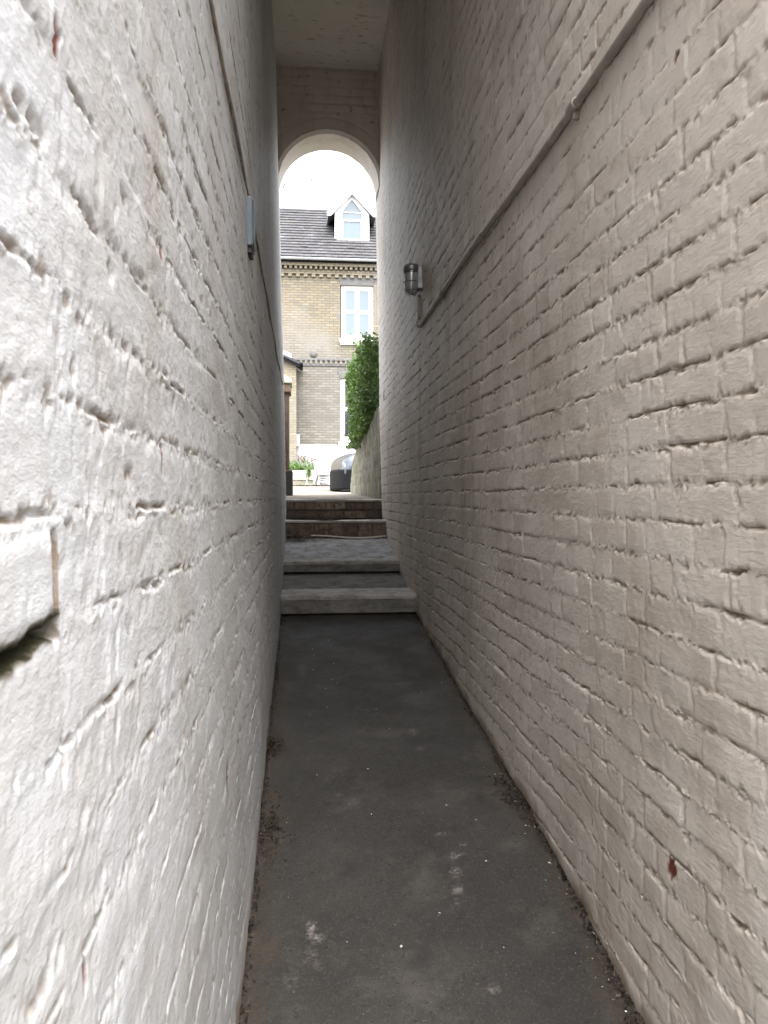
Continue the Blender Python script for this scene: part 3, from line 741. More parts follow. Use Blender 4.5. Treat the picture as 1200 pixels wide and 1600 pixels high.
# ------------------------------------------------------------------ conduit, lamp, wall box, cable
HP = 1.12
def px_(H): return xr(H) - 0.012
root = empty('conduit', (px_(HP), 1.5, E + HP), 'cream painted conduit pipe clipped along the right wall up to the lamp', 'pipe')
pts = [(px_(HP) + 0.003 * math.sin(y * 3), y, E + HP - 0.018 + 0.036 * (y - 0.5) / 4.75 + 0.004 * math.sin(y * 2.1)) for y in np.linspace(0.2, 5.22, 60)]
MB().tube(pts, 0.0125, 14).build('pipe', 'conduit_paint', root, smooth=True)
MB().tube([(px_(1.2), 5.25, E + 1.14), (px_(1.25), 5.25, E + 1.34)], 0.0115, 14).build('riser', 'conduit_paint', root, smooth=True)
MB().lathe([(0, -0.024), (0.016, -0.022), (0.02, -0.008), (0.02, 0.012), (0.016, 0.026), (0, 0.028)], (px_(1.14) - 0.002, 5.248, E + 1.148), 'z', 16).build('elbow', 'conduit_paint', root, smooth=True)
for y in (2.22, 3.39, 4.37):
    z = E + HP - 0.018 + 0.036 * (y - 0.5) / 4.75 + 0.004 * math.sin(y * 2.1)
    m = MB().lathe([(0.0128, -0.03), (0.017, -0.028), (0.0175, 0.0), (0.017, 0.028), (0.0128, 0.03)], (px_(HP) - 0.001, y, z), 'y', 16)
    m.box(px_(HP) - 0.004, xr(HP) + 0.01, y - 0.009, y + 0.009, z - 0.034, z + 0.026)
    m.build('saddle_clip', 'conduit_paint', root, bevel=0.003)
LX, LY = 0.712, 5.21
root = empty('bulkhead_lamp', (LX, LY, E + 1.33), 'grey metal and glass bulkhead lamp with wire guard on the right wall', 'lamp')
MB().lathe([(0, 0.205), (0.03, 0.203), (0.05, 0.195), (0.056, 0.183), (0.057, 0.158), (0.053, 0.152), (0, 0.152)], (LX, LY, E + 1.325), 'z', 28).build('cap', 'galvanised', root, smooth=True)
MB().lathe([(0.049, 0.155), (0.05, 0.12), (0.049, 0.06), (0.046, 0.035), (0.038, 0.016), (0.022, 0.006), (0, 0.003)], (LX, LY, E + 1.325), 'z', 28).build('glass_globe', 'lamp_glass', root, smooth=True)
MB().lathe([(0, 0.14), (0.018, 0.138), (0.022, 0.11), (0.014, 0.07), (0, 0.066)], (LX, LY, E + 1.325), 'z', 16).build('bulb', 'window_white', root, smooth=True)
for h_ in (0.145, 0.085, 0.03):
    MB().ring((LX, LY, E + 1.325 + h_), 0.0515 if h_ > 0.05 else 0.047, 0.0022, 'z', 28).build('guard_ring', 'dark_metal', root, smooth=True)
for k in range(3):
    a = k * 2 * math.pi / 3 + 0.55
    pr = [(0.052, 0.155), (0.052, 0.06), (0.049, 0.03), (0.036, 0.008), (0.012, -0.002)]
    MB().tube([(LX + r_ * math.cos(a), LY + r_ * math.sin(a), E + 1.325 + z_) for r_, z_ in pr], 0.0018, 8).build('guard_bar', 'dark_metal', root, smooth=True)
MB().box(LX + 0.03, xr(1.45) + 0.01, LY - 0.04, LY + 0.04, E + 1.36, E + 1.52).build('back_box', 'galvanised', root, bevel=0.008)

YB = 2.84
root = empty('wall_box', (xl(0.95) + 0.012, YB, E + 0.86), 'slim blue grey metal box fixed to the left wall', 'box')
MB().box(xl(0.95) - 0.01, xl(0.95) + 0.021, YB - 0.03, YB + 0.09, E + 0.875, E + 1.045).build('casing', 'grey_box', root, bevel=0.004)
MB().box(xl(0.95) + 0.0215, xl(0.95) + 0.0245, YB - 0.02, YB + 0.08, E + 0.885, E + 1.035).build('cover_plate', 'grey_box', root, bevel=0.0015)
MB().box(xl(0.9) - 0.01, xl(0.9) + 0.017, YB - 0.02, YB + 0.07, E + 0.85, E + 0.875).build('cable_entry', 'dark_metal', root, bevel=0.004)
pts = [(xl(1.05) + 0.003 + 0.002 * math.sin(y * 6), y, E + 1.062 - 0.012 * math.sin(y * 1.3) + 0.004 * math.sin(y * 5)) for y in np.linspace(0.2, 7.7, 120)]
tag(MB().tube(pts, 0.0055, 8).build('cable', 'cable_paint', smooth=True), 'thin painted cable running along the left wall past the grey box', 'cable')

# ------------------------------------------------------------------ house across the yard
HY = 24.0
root = empty('brick_house', (0.5, HY, E + 0.37), 'yellow stock brick house with tiled roof and dormer across the yard', 'house')
HX0, HX1 = -3.4, 6.2
W1 = (1.143, 2.115, 4.74, 6.36)        # upper window opening x0 x1 h0 h1
W2 = (1.115, 2.115, 1.66, 3.56)        # lower window
m = MB()
def wb(x0, x1, h0, h1): m.box(x0, x1, HY, HY + 0.35, E + h0, E + h1)
wb(HX0, W2[0], 1.56, 7.0); wb(W2[1], HX1, 1.56, 7.0)
wb(W2[0], W2[1], 1.56, W2[2]); wb(W2[0], W2[1], W2[3], W1[2]); wb(W2[0], W2[1], W1[3], 7.0)
m.build('wall', 'stock_brick', root)
MB().box(HX0, HX1, HY - 0.03, HY + 0.36, E + 0.2, E + 1.558).build('plinth', 'whitewash', root, bevel=0.02)
m = MB().box(HX0, HX0 + 0.3, HY + 0.36, HY + 6, E + 0.2, E + 7.0); m.box(HX1 - 0.3, HX1, HY + 0.36, HY + 6, E + 0.2, E + 7.0); m.box(HX0 + 0.3, HX1 - 0.3, HY + 5.7, HY + 6, E + 0.2, E + 7)
m.build('rear_wall', 'stock_brick', root)
def sash(opening, pane, cols, label=None):
    x0, x1, h0, h1 = opening
    y = HY + 0.07
    m = MB()
    fw = 0.09
    m.box(x0, x0 + fw, y, y + 0.12, E + h0, E + h1); m.box(x1 - fw, x1, y, y + 0.12, E + h0, E + h1)
    m.box(x0 + fw, x1 - fw, y, y + 0.12, E + h1 - fw, E + h1); m.box(x0 + fw, x1 - fw, y, y + 0.12, E + h0, E + h0 + 0.1)
    wn = m.build('window', 'window_white', root, bevel=0.008)
    mid = (h0 + h1) / 2 + 0.03
    iw = (x1 - x0 - 2 * fw)
    for lo, hi, yo in ((h0 + 0.1, mid, 0.05), (mid, h1 - fw, 0.02)):
        m = MB()
        m.box(x0 + fw, x1 - fw, y + yo, y + yo + 0.035, E + lo, E + lo + 0.055); m.box(x0 + fw, x1 - fw, y + yo, y + yo + 0.035, E + hi - 0.045, E + hi)
        m.box(x0 + fw, x0 + fw + 0.05, y + yo + 0.001, y + yo + 0.034, E + lo + 0.055, E + hi - 0.045); m.box(x1 - fw - 0.05, x1 - fw, y + yo + 0.001, y + yo + 0.034, E + lo + 0.055, E + hi - 0.045)
        if cols == 2: m.box((x0 + x1) / 2 - 0.06, (x0 + x1) / 2 + 0.06, y + yo + 0.002, y + yo + 0.033, E + lo + 0.055, E + hi - 0.045)
        sub(m, 'sash', 'window_white', wn, bevel=0.004)
        for k in range(cols):
            a = x0 + fw + 0.04 + k * (iw - 0.08) / cols
            sub(MB().box(a, a + (iw - 0.08) / cols, y + yo + 0.014, y + yo + 0.02, E + lo + 0.05, E + hi - 0.04), 'pane', pane, wn)
    sub(MB().box(x0 - 0.06, x1 + 0.06, HY - 0.09, HY + 0.065, E + h0 - 0.11, E + h0 + 0.002).box(x0 - 0.03, x1 + 0.03, HY - 0.05, HY + 0.065, E + h0 - 0.17, E + h0 - 0.112), 'sill', 'window_white', wn, bevel=0.012)
    m = MB().prism([(x0 - 0.01, E + h1 + 0.003), (x1 + 0.01, E + h1 + 0.003), (x1 + 0.1, E + h1 + 0.27), (x0 - 0.1, E + h1 + 0.27)], HY - 0.012, HY + 0.1)
    m.build('lintel', 'lintel_stone', root)
sash(W1, 'pane_sky', 2); sash(W2, 'pane_dark', 1)
MB().box(W2[0] + 0.1, W2[1] - 0.1, HY + 0.3, HY + 0.34, E + W2[2], E + W2[3]).build('blind', 'pane_dark', root)
MB().box(W1[0] + 0.1, W1[1] - 0.1, HY + 0.3, HY + 0.34, E + W1[2], E + W1[3]).build('blind', 'window_white', root)
# corbel tables under the eaves and between the storeys
MB().box(HX0, HX1, HY - 0.07, HY - 0.001, E + 6.66, E + 6.78).build('corbel_band', 'stock_brick', root)
MB().box(HX0, HX1, HY - 0.15, HY - 0.001, E + 6.88, E + 6.97).build('corbel_band', 'stock_brick', root)
dm = None
for i, x in enumerate(np.arange(-1.6, 3.4, 0.232)):
    mm = MB().box(x, x + 0.115, HY - 0.075, HY - 0.002, E + 6.565, E + 6.658)
    if dm is None: dm = mm.build('dentil', 'annex_brick', root, bevel=0.006); x_first = x
    else:
        o = dm.copy(); link(o, root); o.location = dm.location + Vector((x - x_first, 0, 0))
m = MB()
for x in np.arange(HX0, HX1, 0.15): m.box(x, x + 0.075, HY - 0.14, HY - 0.071, E + 6.782, E + 6.878)
o = m.build('small_dentils', 'stock_brick', root); o['kind'] = 'stuff'
MB().box(HX0, HX1, HY - 0.05, HY - 0.001, E + 4.09, E + 4.15).box(HX0, HX1, HY - 0.03, HY - 0.001, E + 3.93, E + 3.985).build('string_course', 'lintel_stone', root)
m = MB()
for x in np.arange(HX0, HX1, 0.15): m.box(x, x + 0.075, HY - 0.045, HY - 0.002, E + 3.987, E + 4.088)
o = m.build('string_course_dentils', 'stock_brick', root); o['kind'] = 'stuff'
MB().lathe([(0, -0.07), (0.07, -0.07), (0.095, -0.055), (0.1, -0.03), (0.1, 0.0)], (0.315, HY, E + 4.28), 'y', 24).build('vent', 'lintel_stone', root, smooth=True)
# gutter
m = MB()
prof = [(HY - 0.27 + 0.06 * math.cos(a), E + 7.07 + 0.06 * math.sin(a)) for a in np.linspace(math.pi, 2 * math.pi, 9)]
b = []
for x in (HX0 - 0.1, HX1 + 0.1):
    b += [(x, y, z) for y, z in prof] + [(x, y * 1.0 + (HY - 0.27 - y) * 0.12, z + 0.004) for y, z in prof[::-1]]
n = 18
m.add(b, [(i, (i + 1) % n, (i + 1) % n + n, i + n) for i in range(n)] + [tuple(range(n)), tuple(range(2 * n - 1, n - 1, -1))])
m.build('gutter', 'gutter_paint', root)
MB().box(HX0, HX1, HY - 0.2, HY - 0.15, E + 6.97, E + 7.12).build('fascia', 'black_plastic', root)
# roof
RT = (9.6 - 7.08) / 3.15
m = MB()
m.prism([(0, 0)] * 0 or [(HX0, E + 0)], 0, 0) if False else None
vs_ = [(x, y, E + h) for x in (HX0 - 0.15, HX1 + 0.15) for y, h in ((HY - 0.2, 7.03), (HY + 3.0, 7.03 + 3.2 * RT), (HY + 6.2, 7.03))]
m.add(vs_, [(0, 1, 4, 3), (1, 2, 5, 4), (0, 2, 1), (3, 4, 5), (0, 3, 5, 2)])
roof = m.build('roof', 'slate', root)
rg = random.Random(3); vv, ff, ti = [], [], []
nrow = 18; L = math.hypot(3.22, 3.22 * RT); cs, sn = 3.22 / L, 3.22 * RT / L
DX0, DX1, DYF = 1.0, 2.08, 25.1
for r in range(nrow):
    x = HX0 - 0.15 + (r % 2) * 0.1
    while x < HX1 + 0.1:
        wdt = 0.205; s0 = r * L / nrow - rg.uniform(0, 0.012); s1 = s0 + L / nrow + 0.05
        lift = rg.uniform(0.0, 0.008) if rg.random() > 0.04 else 0.02
        yy0 = HY - 0.24 + s0 * cs
        if not (DX0 - 0.05 < x < DX1 - 0.1 and yy0 > DYF - 0.15):
            b = len(vv)
            for s_, up in ((s0, 0.045 + lift), (s1, 0.014), (s0, 0.006), (s1, -0.006)):
                for xx in (x + 0.003, x + wdt - 0.003):
                    vv.append((xx, HY - 0.24 + s_ * cs - up * sn, E + 7.0 + s_ * sn + up * cs))
            ff += [(b, b + 1, b + 3, b + 2), (b + 4, b + 5, b + 1, b), (b + 4, b, b + 2, b + 6), (b + 1, b + 5, b + 7, b + 3)]
            ti += [min(1, max(0, rg.gauss(0.42, 0.17)))] * 8
        x += wdt
o = np_mesh('roof_tiles', vv, ff, 'tile_colour', None, smooth=False, attrs={'tint': ('FLOAT', ti)}); o['kind'] = 'stuff'
o.parent = roof; o.location = o.location - roof.location - root.location
rz = E + 7.0 + L * sn; ry = HY - 0.24 + L * cs
sub(MB().tube([(HX0 - 0.15, ry + 0.03, rz + 0.0), (HX1 + 0.15, ry + 0.03, rz + 0.0)], 0.09, 10), 'ridge_tiles', 'tile_colour', roof, smooth=True)
# dormer
DXM = 1.54
dorm = empty('dormer', (0, 0, 0)); dorm.parent = root; dorm.location = Vector((DXM, DYF, E + 7.96)) - root.location
def dpart(mb, name, mat, **kw):
    o = mb.build(name, mat, None, **kw); o.parent = dorm; o.location = o.location - Vector((DXM, DYF, E + 7.96)); return o
GB = (1.237, 1.841, 8.10, 8.96, 9.33)
# front frame: two posts, bottom board, and gable pieces round the pointed glass
m = MB()
yf, yb_ = DYF, DYF + 0.1
m.box(DX0, GB[0], yf, yb_, E + 7.97, E + 8.9); m.box(GB[1], DX1, yf, yb_, E + 7.97, E + 8.9); m.box(GB[0], GB[1], yf, yb_, E + 7.97, E + GB[2])
m.prism([(DX0, E + 8.9), (GB[0], E + 8.9), (GB[0], E + GB[3]), (DXM, E + GB[4]), (DXM, E + 9.52)], yf, yb_)
m.prism([(DX1, E + 8.9), (DXM, E + 9.52), (DXM, E + GB[4]), (GB[1], E + GB[3]), (GB[1], E + 8.9)], yf, yb_)
dpart(m, 'front_frame', 'window_white')
m = MB().box(GB[0], GB[1], yf + 0.02, yf + 0.08, E + 8.665, E + 8.72).box(GB[0], GB[1], yf + 0.025, yf + 0.075, E + 8.925, E + 8.945)
m.box(GB[0], GB[0] + 0.03, yf + 0.03, yf + 0.07, E + GB[2], E + 8.665).box(GB[1] - 0.03, GB[1], yf + 0.03, yf + 0.07, E + GB[2], E + 8.665)
dpart(m, 'glazing_bar', 'window_white')
dpart(MB().box(GB[0] - 0.01, GB[1] + 0.01, yf + 0.055, yf + 0.062, E + GB[2] - 0.01, E + 8.68), 'pane', 'pane_sky')
dpart(MB().prism([(GB[0] - 0.01, E + 8.69), (GB[1] + 0.01, E + 8.69), (GB[1] + 0.01, E + GB[3]), (DXM, E + GB[4] + 0.01), (GB[0] - 0.01, E + GB[3])], yf + 0.05, yf + 0.057), 'pane', 'pane_sky')
for s_ in (-1, 1):
    p = [(DXM, E + 9.70), (DXM + s_ * 0.80, E + 8.86), (DXM + s_ * 0.76, E + 8.76), (DXM + s_ * 0.66, E + 8.77), (DXM, E + 9.46)]
    dpart(MB().prism(p, yf - 0.16, yf - 0.11), 'bargeboard', 'window_white')
    dpart(MB().prism([(DXM, E + 9.67), (DXM + s_ * 0.775, E + 8.86), (DXM + s_ * 0.76, E + 8.82), (DXM, E + 9.61)], yf - 0.105, yf + 2.3), 'roof_slope', 'gutter_paint')
    xx = DXM + s_ * 0.5
    dpart(MB().box(min(xx, xx - s_ * 0.04), max(xx, xx - s_ * 0.04), yf + 0.1, yf + 1.4, E + 7.9, E + 8.95), 'cheek', 'slate')
dpart(MB().box(DX0 - 0.06, DX1 + 0.06, yf - 0.09, yf + 0.1, E + 7.9, E + 7.968), 'sill', 'window_white', bevel=0.01)

# wall fittings at the foot of the house
root = empty('meter_box', (0.62, HY - 0.3, E + 0.6), 'white meter cabinet standing on legs against the white plinth', 'cabinet')
MB().box(0.43, 0.80, HY - 0.45, HY - 0.09, E + 0.64, E + 1.04).build('cabinet', 'window_white', root, bevel=0.01)
MB().box(0.45, 0.78, HY - 0.475, HY - 0.451, E + 0.66, E + 1.02).build('door', 'window_white', root, bevel=0.006)
for x in (0.45, 0.75): MB().box(x, x + 0.03, HY - 0.42, HY - 0.38, E + 0.35, E + 0.64).build('leg', 'gutter_paint', root)
for k in range(3): MB().box(0.48, 0.75, HY - 0.41, HY - 0.385, E + 0.42 + 0.07 * k, E + 0.45 + 0.07 * k).build('rail', 'gutter_paint', root)

def leaves(name, mat, pts, size, parent, seed, up=0.4):
    rg = np.random.default_rng(seed); n = len(pts); pts = np.asarray(pts)
    d = rg.normal(size=(n, 3)); d[:, 2] += up; d /= np.linalg.norm(d, axis=1)[:, None]
    a = np.cross(d, rg.normal(size=(n, 3))); a /= np.linalg.norm(a, axis=1)[:, None]; b = np.cross(d, a)
    s = size * rg.uniform(0.6, 1.3, n)[:, None]
    v = np.stack([pts - a * s, pts + b * s * 0.45 + d * s * 0.15, pts + a * s, pts - b * s * 0.45 + d * s * 0.15], 1).reshape(-1, 3)
    f = np.arange(4 * n).reshape(n, 4)
    tint = np.repeat(np.clip(rg.normal(0.45, 0.25, n) + 0.3 * noise(pts[:, 0] * 3 + pts[:, 1] * 2, pts[:, 2] * 3, seed), 0, 1), 4)
    return np_mesh(name, v, f, mat, parent, smooth=False, attrs={'tint': ('FLOAT', tint)})
rg = np.random.default_rng(5)
for (x0, x1, h0, h1, lab, pl) in ((-0.42, 0.08, 0.33, 0.72, 'wide pale stone trough with green plants by the white plinth', True), (0.10, 0.29, 0.33, 0.74, 'narrow pale stone planter with small fern beside the wide trough', True)):
    root = empty('stone_planter', ((x0 + x1) / 2, 22.2, E + h0), lab, 'planter', 'planters by the house')
    m = MB().box(x0, x1, 22.0, 22.45, E + h0 + 0.13, E + h1)
    m.build('trough', 'cast_stone', root, bevel=0.015)
    MB().box(x0 + 0.02, x1 - 0.02, 22.03, 22.42, E + h0 - 0.1, E + h0 + 0.128).build('foot', 'moss_stone', root)
    n = int(900 * (x1 - x0) / 0.5)
    c_ = np.stack([rg.uniform(x0, x1, n), rg.uniform(22.02, 22.43, n), np.zeros(n)], 1)
    hh = (0.1 + 0.22 * np.maximum(0, noise(c_[:, 0] * 6, c_[:, 1] * 6, 8) + 0.45))
    c_[:, 2] = E + h1 + rg.uniform(0, 1, n) * hh
    if x1 - x0 < 0.3:
        k = n // 3; c_[:k, 1] = 21.97; c_[:k, 2] = E + h1 - np.abs(rg.normal(0, 0.12, k)); c_[:k, 0] = 0.16 + rg.normal(0, 0.03, k)
    leaves('foliage', 'planter_leaf', c_, 0.03, root, 3)
n = 900
c_ = np.stack([rg.uniform(-0.6, 1.0, n), 21.8 + rg.exponential(0.25, n), np.zeros(n)], 1)
c_[:, 2] = E + np.interp(c_[:, 1], [y for y, h in YARD], [h for y, h in YARD]) + 0.008
tag(leaves('fallen_leaves', 'dead_leaf', c_, 0.035, None, 9, 3.0), 'brown fallen leaves scattered at the foot of the planters', 'leaves', kind='stuff')
n = 200
c_ = np.stack([rg.normal(0.0, 0.42, n), HY - 0.1 - rg.exponential(0.05, n), E + 1.12 + rg.normal(0, 0.12, n)], 1)
root = empty('climbing_plant', (0.0, HY - 0.08, E + 0.4), 'sparse reddish climbing plant on the white plinth behind the planters', 'plant')
leaves('foliage', 'red_leaf_litter', c_, 0.035, root, 19)
for k in range(7):
    x = -0.5 + k * 0.19
    MB().tube([(x * 0.8, HY - 0.05, E + 0.4), (x + 0.05, HY - 0.06, E + 0.8), (x - 0.04, HY - 0.05, E + 1.25)], [0.012, 0.008, 0.004], 6).build('stem', 'bark', root)

# annex at the left
root = empty('brick_annex', (-1.5, 23.2, E + 0.2), 'pale yellow brick annex with low slate roof left of the house front', 'annex')
AXR = -0.20
MB().prism([(-3.4, E + 0.1), (AXR, E + 0.1), (AXR, E + 3.80), (-3.4, E + 5.1)], 23.2, HY - 0.06).build('wall', 'annex_brick', root)
rf = MB().prism([(AXR + 0.14, E + 3.80), (AXR + 0.14, E + 3.87), (-3.45, E + 5.4), (-3.45, E + 5.32)], 23.06, HY - 0.055).build('roof', 'slate', root)
sub(MB().tube([(AXR + 0.15, 23.04, E + 3.82), (AXR + 0.15, HY - 0.055, E + 3.82)], 0.05, 10), 'gutter', 'black_plastic', rf, smooth=True)
MB().prism([(AXR + 0.12, E + 3.72), (AXR + 0.12, E + 3.80), (-3.4, E + 5.3), (-3.4, E + 5.2)], 23.08, 23.13).build('bargeboard', 'black_plastic', root)
MB().box(AXR + 0.002, AXR + 0.1, HY - 0.25, HY - 0.1, E + 1.5, E + 1.85).build('meter_cover', 'gutter_paint', root)
sub(MB().prism([(-0.34, E + 4.02), (-0.34, E + 4.15), (-0.95, E + 4.41), (-0.95, E + 4.28)], 23.3, 23.8), 'white_block', 'window_white', rf)  # white raised block on the annex roof slope

# gate pier on the left beyond the arch
root = empty('gate_pier', (-0.4, 11, E + 0.01), 'dark weathered gate pier with stone cap at the left beyond the arch', 'pier')
MB().box(-0.62, -0.192, 10.8, 11.2, E - 0.1, E + 1.47).build('shaft', 'dark_wood', root, bevel=0.01)
MB().box(-0.64, -0.165, 10.77, 11.23, E + 1.40, E + 1.52).build('neck', 'pier_brick', root, bevel=0.015)
MB().prism([(-0.66, E + 1.522), (-0.15, E + 1.522), (-0.15, E + 1.58), (-0.3, E + 1.66), (-0.5, E + 1.66), (-0.66, E + 1.58)], 10.75, 11.25).build('cap', 'cast_stone', root, bevel=0.012)
MB().box(-0.65, -0.145, 10.76, 11.24, E - 0.1, E + 0.36).build('plinth', 'blackened', root, bevel=0.02)
o = MB().box(-0.62, -0.34, 8.18, 10.75, E - 0.1, E + 1.2).build('garden_wall', 'pier_brick', bevel=0.01)
tag(o, 'low dark brick garden wall behind the gate pier, left of the yard', 'wall')

# ------------------------------------------------------------------ mossy garden wall and hedge on the right
gy = np.linspace(8.175, 13.45, 130); gt = np.linspace(0, 1, 34)
Yg, T = np.meshgrid(gy, gt)
top = np.interp(Yg, [8.17, 8.7, 12.0, 12.6, 13.1, 13.45], [1.02, 0.99, 0.765, 0.66, 0.46, 0.20]) + 0.02 * noise(Yg * 3, Yg * 0, 4)
Hg = -0.15 + (top + 0.15) * T
jx = 0.012 * fbm(Yg * 3, Hg * 4, 55) + 0.006 * fbm(Yg * 14, Hg * 16, 56)
bx_ = np.abs(((Hg + 0.02 * noise(Yg * 2, Hg, 57)) / 0.17) % 1 - 0.5)
jx += 0.012 * sstep(0.43, 0.49, bx_)
Xg = 0.80 - 0.0175 * Hg + jx + 0.05 * sstep(0.9, 1.0, T) ** 2
rows_ = [np.stack([Xg, Yg, E + Hg], -1)]
bk = np.stack([np.full_like(gy, 1.12), gy, E + top[0] - 0.01], -1)[None]; bk2 = bk.copy(); bk2[..., 2] = E - 0.15
P = np.concatenate([rows_[0], bk, bk2]); nr_, nc = P.shape[:2]
q = (np.arange(nr_ - 1)[:, None] * nc + np.arange(nc - 1)[None]).ravel()
qs = np.stack([q, q + nc, q + nc + 1, q + 1], 1)
o = np_mesh('garden_wall', P.reshape(-1, 3), qs, 'moss_stone')
tag(o, 'mossy stone garden wall sloping down below the hedge, right of the yard', 'wall')

root = empty('hedge', (1.15, 10.4, E + 0.0), 'glossy green clipped hedge overhanging the mossy garden wall', 'hedge')
rg = np.random.default_rng(12); pts = []
while len(pts) < 17000:
    n = 6000
    y = rg.uniform(8.5, 12.1, n); x = 0.60 + np.abs(rg.normal(0, 0.16, n)); h = rg.uniform(0.5, 2.35, n)
    tp = 1.77 + 0.06 * (y - 9) + 0.1 * noise(y * 2.5, x * 2.5, 3)
    lo = np.interp(y, [8.5, 10.5, 11.9, 12.1], [0.98, 0.70, 0.72, 1.0]) + 0.08 * noise(y * 4, x * 3, 6)
    fx = 0.665 + 0.07 * noise(y * 2.2, h * 2.2, 9) + 0.06 * noise(y * 6, h * 6, 10) + np.maximum(0, h - 1.7) ** 2 * 0.35 + np.maximum(0, 1.0 - h) * 0.12
    ye = 11.85 + 0.08 * noise(h * 3, x * 3, 11) - np.maximum(0, h - 1.8) * 0.3
    ok = (h < tp) & (h > lo) & (x > fx) & (y < ye) & (x < 1.7)
    # thin gaps
    ok &= (noise(y * 7, h * 7 + x * 4, 14) > -0.62)
    pts += list(np.stack([x, y, E + h], 1)[ok])
leaves('foliage', 'hedge_leaf', pts, 0.028, root, 21, 0.6)
# stray shoots
sh = []
for k in range(46):
    y0_ = rg.uniform(8.7, 11.9); h0_ = rg.uniform(0.8, 1.95); d_ = rg.normal(size=3) * 0.5 + np.array([-0.6, 0.1, 0.9]); d_ /= np.linalg.norm(d_)
    for q_ in np.linspace(0, 1, 9): sh.append(np.array([0.69, y0_, E + h0_]) + d_ * q_ * rg.uniform(0.10, 0.2) + rg.normal(0, 0.012, 3))
leaves('foliage', 'planter_leaf', sh, 0.026, root, 31, 0.6)
# top and far end, further in
n = 5000
c_ = np.stack([rg.uniform(0.75, 1.8, n), rg.uniform(8.5, 11.8, n), E + 1.76 - rg.exponential(0.12, n)], 1)
leaves('foliage', 'hedge_leaf', c_, 0.03, root, 22, 0.8)
for k in range(9):
    y = 8.8 + k * 0.36
    p = [(1.25, y, E - 0.1), (1.2, y + 0.05, E + 0.7), (1.1, y - 0.1, E + 1.3), (0.95, y + 0.1, E + 1.75)]
    MB().tube(p, [0.035, 0.028, 0.018, 0.008], 7).build('stem', 'bark', root, smooth=True)

# ------------------------------------------------------------------ parked car, its near corner showing past the wall
CX, CYF, CZ = 1.46, 17.0, E + 0.096
root = empty('parked_car', (CX, CYF + 1.9, CZ), 'pale silver car with black bumper, its nose showing past the mossy wall', 'car')
ST = [(0.0, 0.60, 0.30, 0.64), (0.04, 0.74, 0.22, 0.72), (0.16, 0.82, 0.2, 0.80), (0.45, 0.855, 0.18, 0.90), (0.9, 0.865, 0.18, 0.97), (1.15, 0.87, 0.18, 0.98), (2.0, 0.875, 0.18, 0.98), (3.0, 0.87, 0.18, 0.98), (3.55, 0.84, 0.2, 0.95), (3.78, 0.78, 0.26, 0.88), (3.85, 0.64, 0.36, 0.7)]
vs_, fs_ = [], []
for y, wd, lo, hi in ST:
    half = [(0.0, lo), (wd * 0.7, lo), (wd * 0.95, lo + 0.05), (wd, lo + 0.2 * (hi - lo) + 0.06), (wd * 1.0, lo + 0.55 * (hi - lo)), (wd * 0.975, hi - 0.1), (wd * 0.9, hi - 0.03), (wd * 0.7, hi), (0.0, hi + 0.025)]
    ringp = half + [(-x, z) for x, z in half[-2:0:-1]]
    vs_ += [(CX + x, CYF + y, CZ + z) for x, z in ringp]
n = 16
for i in range(len(ST) - 1):
    for k in range(n): fs_.append((i * n + k, i * n + (k + 1) % n, i * n + n + (k + 1) % n, i * n + n + k))
m = MB().add(vs_, fs_ + [tuple(range(n)), tuple(range((len(ST) - 1) * n + n - 1, (len(ST) - 1) * n - 1, -1))])
body = m.build('body', 'car_paint', root, smooth=True)
md = body.modifiers.new('smooth', 'SUBSURF'); md.levels = md.render_levels = 2
CB = [(0.85, 0.80, 0.80, 0.76), (1.15, 0.80, 1.08, 0.66), (1.6, 0.8, 1.37, 0.58), (2.1, 0.8, 1.43, 0.56), (2.8, 0.8, 1.41, 0.56), (3.4, 0.79, 1.2, 0.6), (3.7, 0.76, 0.9, 0.7)]
vs_, fs_ = [], []
for y, wb_, hi, wt in CB:
    half = [(0, 0.6), (wb_, 0.6), (wb_, min(0.86, hi - 0.03)), ((wb_ + wt) / 2 + 0.01, (min(0.86, hi) + hi) / 2), (wt, hi - 0.03), (wt * 0.85, hi), (0, hi + 0.015)]
    vs_ += [(CX + x, CYF + y, CZ + z) for x, z in half + [(-x, z) for x, z in half[-2:0:-1]]]
n = 12
for i in range(len(CB) - 1):
    for k in range(n): fs_.append((i * n + k, i * n + (k + 1) % n, i * n + n + (k + 1) % n, i * n + n + k))
m = MB().add(vs_, fs_ + [tuple(range(n)), tuple(range((len(CB) - 1) * n + n - 1, (len(CB) - 1) * n - 1, -1))])
cabn = m.build('windows', 'car_glass', root, smooth=True); md = cabn.modifiers.new('smooth', 'SUBSURF'); md.levels = md.render_levels = 2
MB().prism([(CX - 0.5, CZ + 1.425), (CX + 0.5, CZ + 1.425), (CX + 0.42, CZ + 1.455), (CX - 0.42, CZ + 1.455)], CYF + 1.65, CYF + 2.9).build('roof_panel', 'car_paint', root, bevel=0.01)
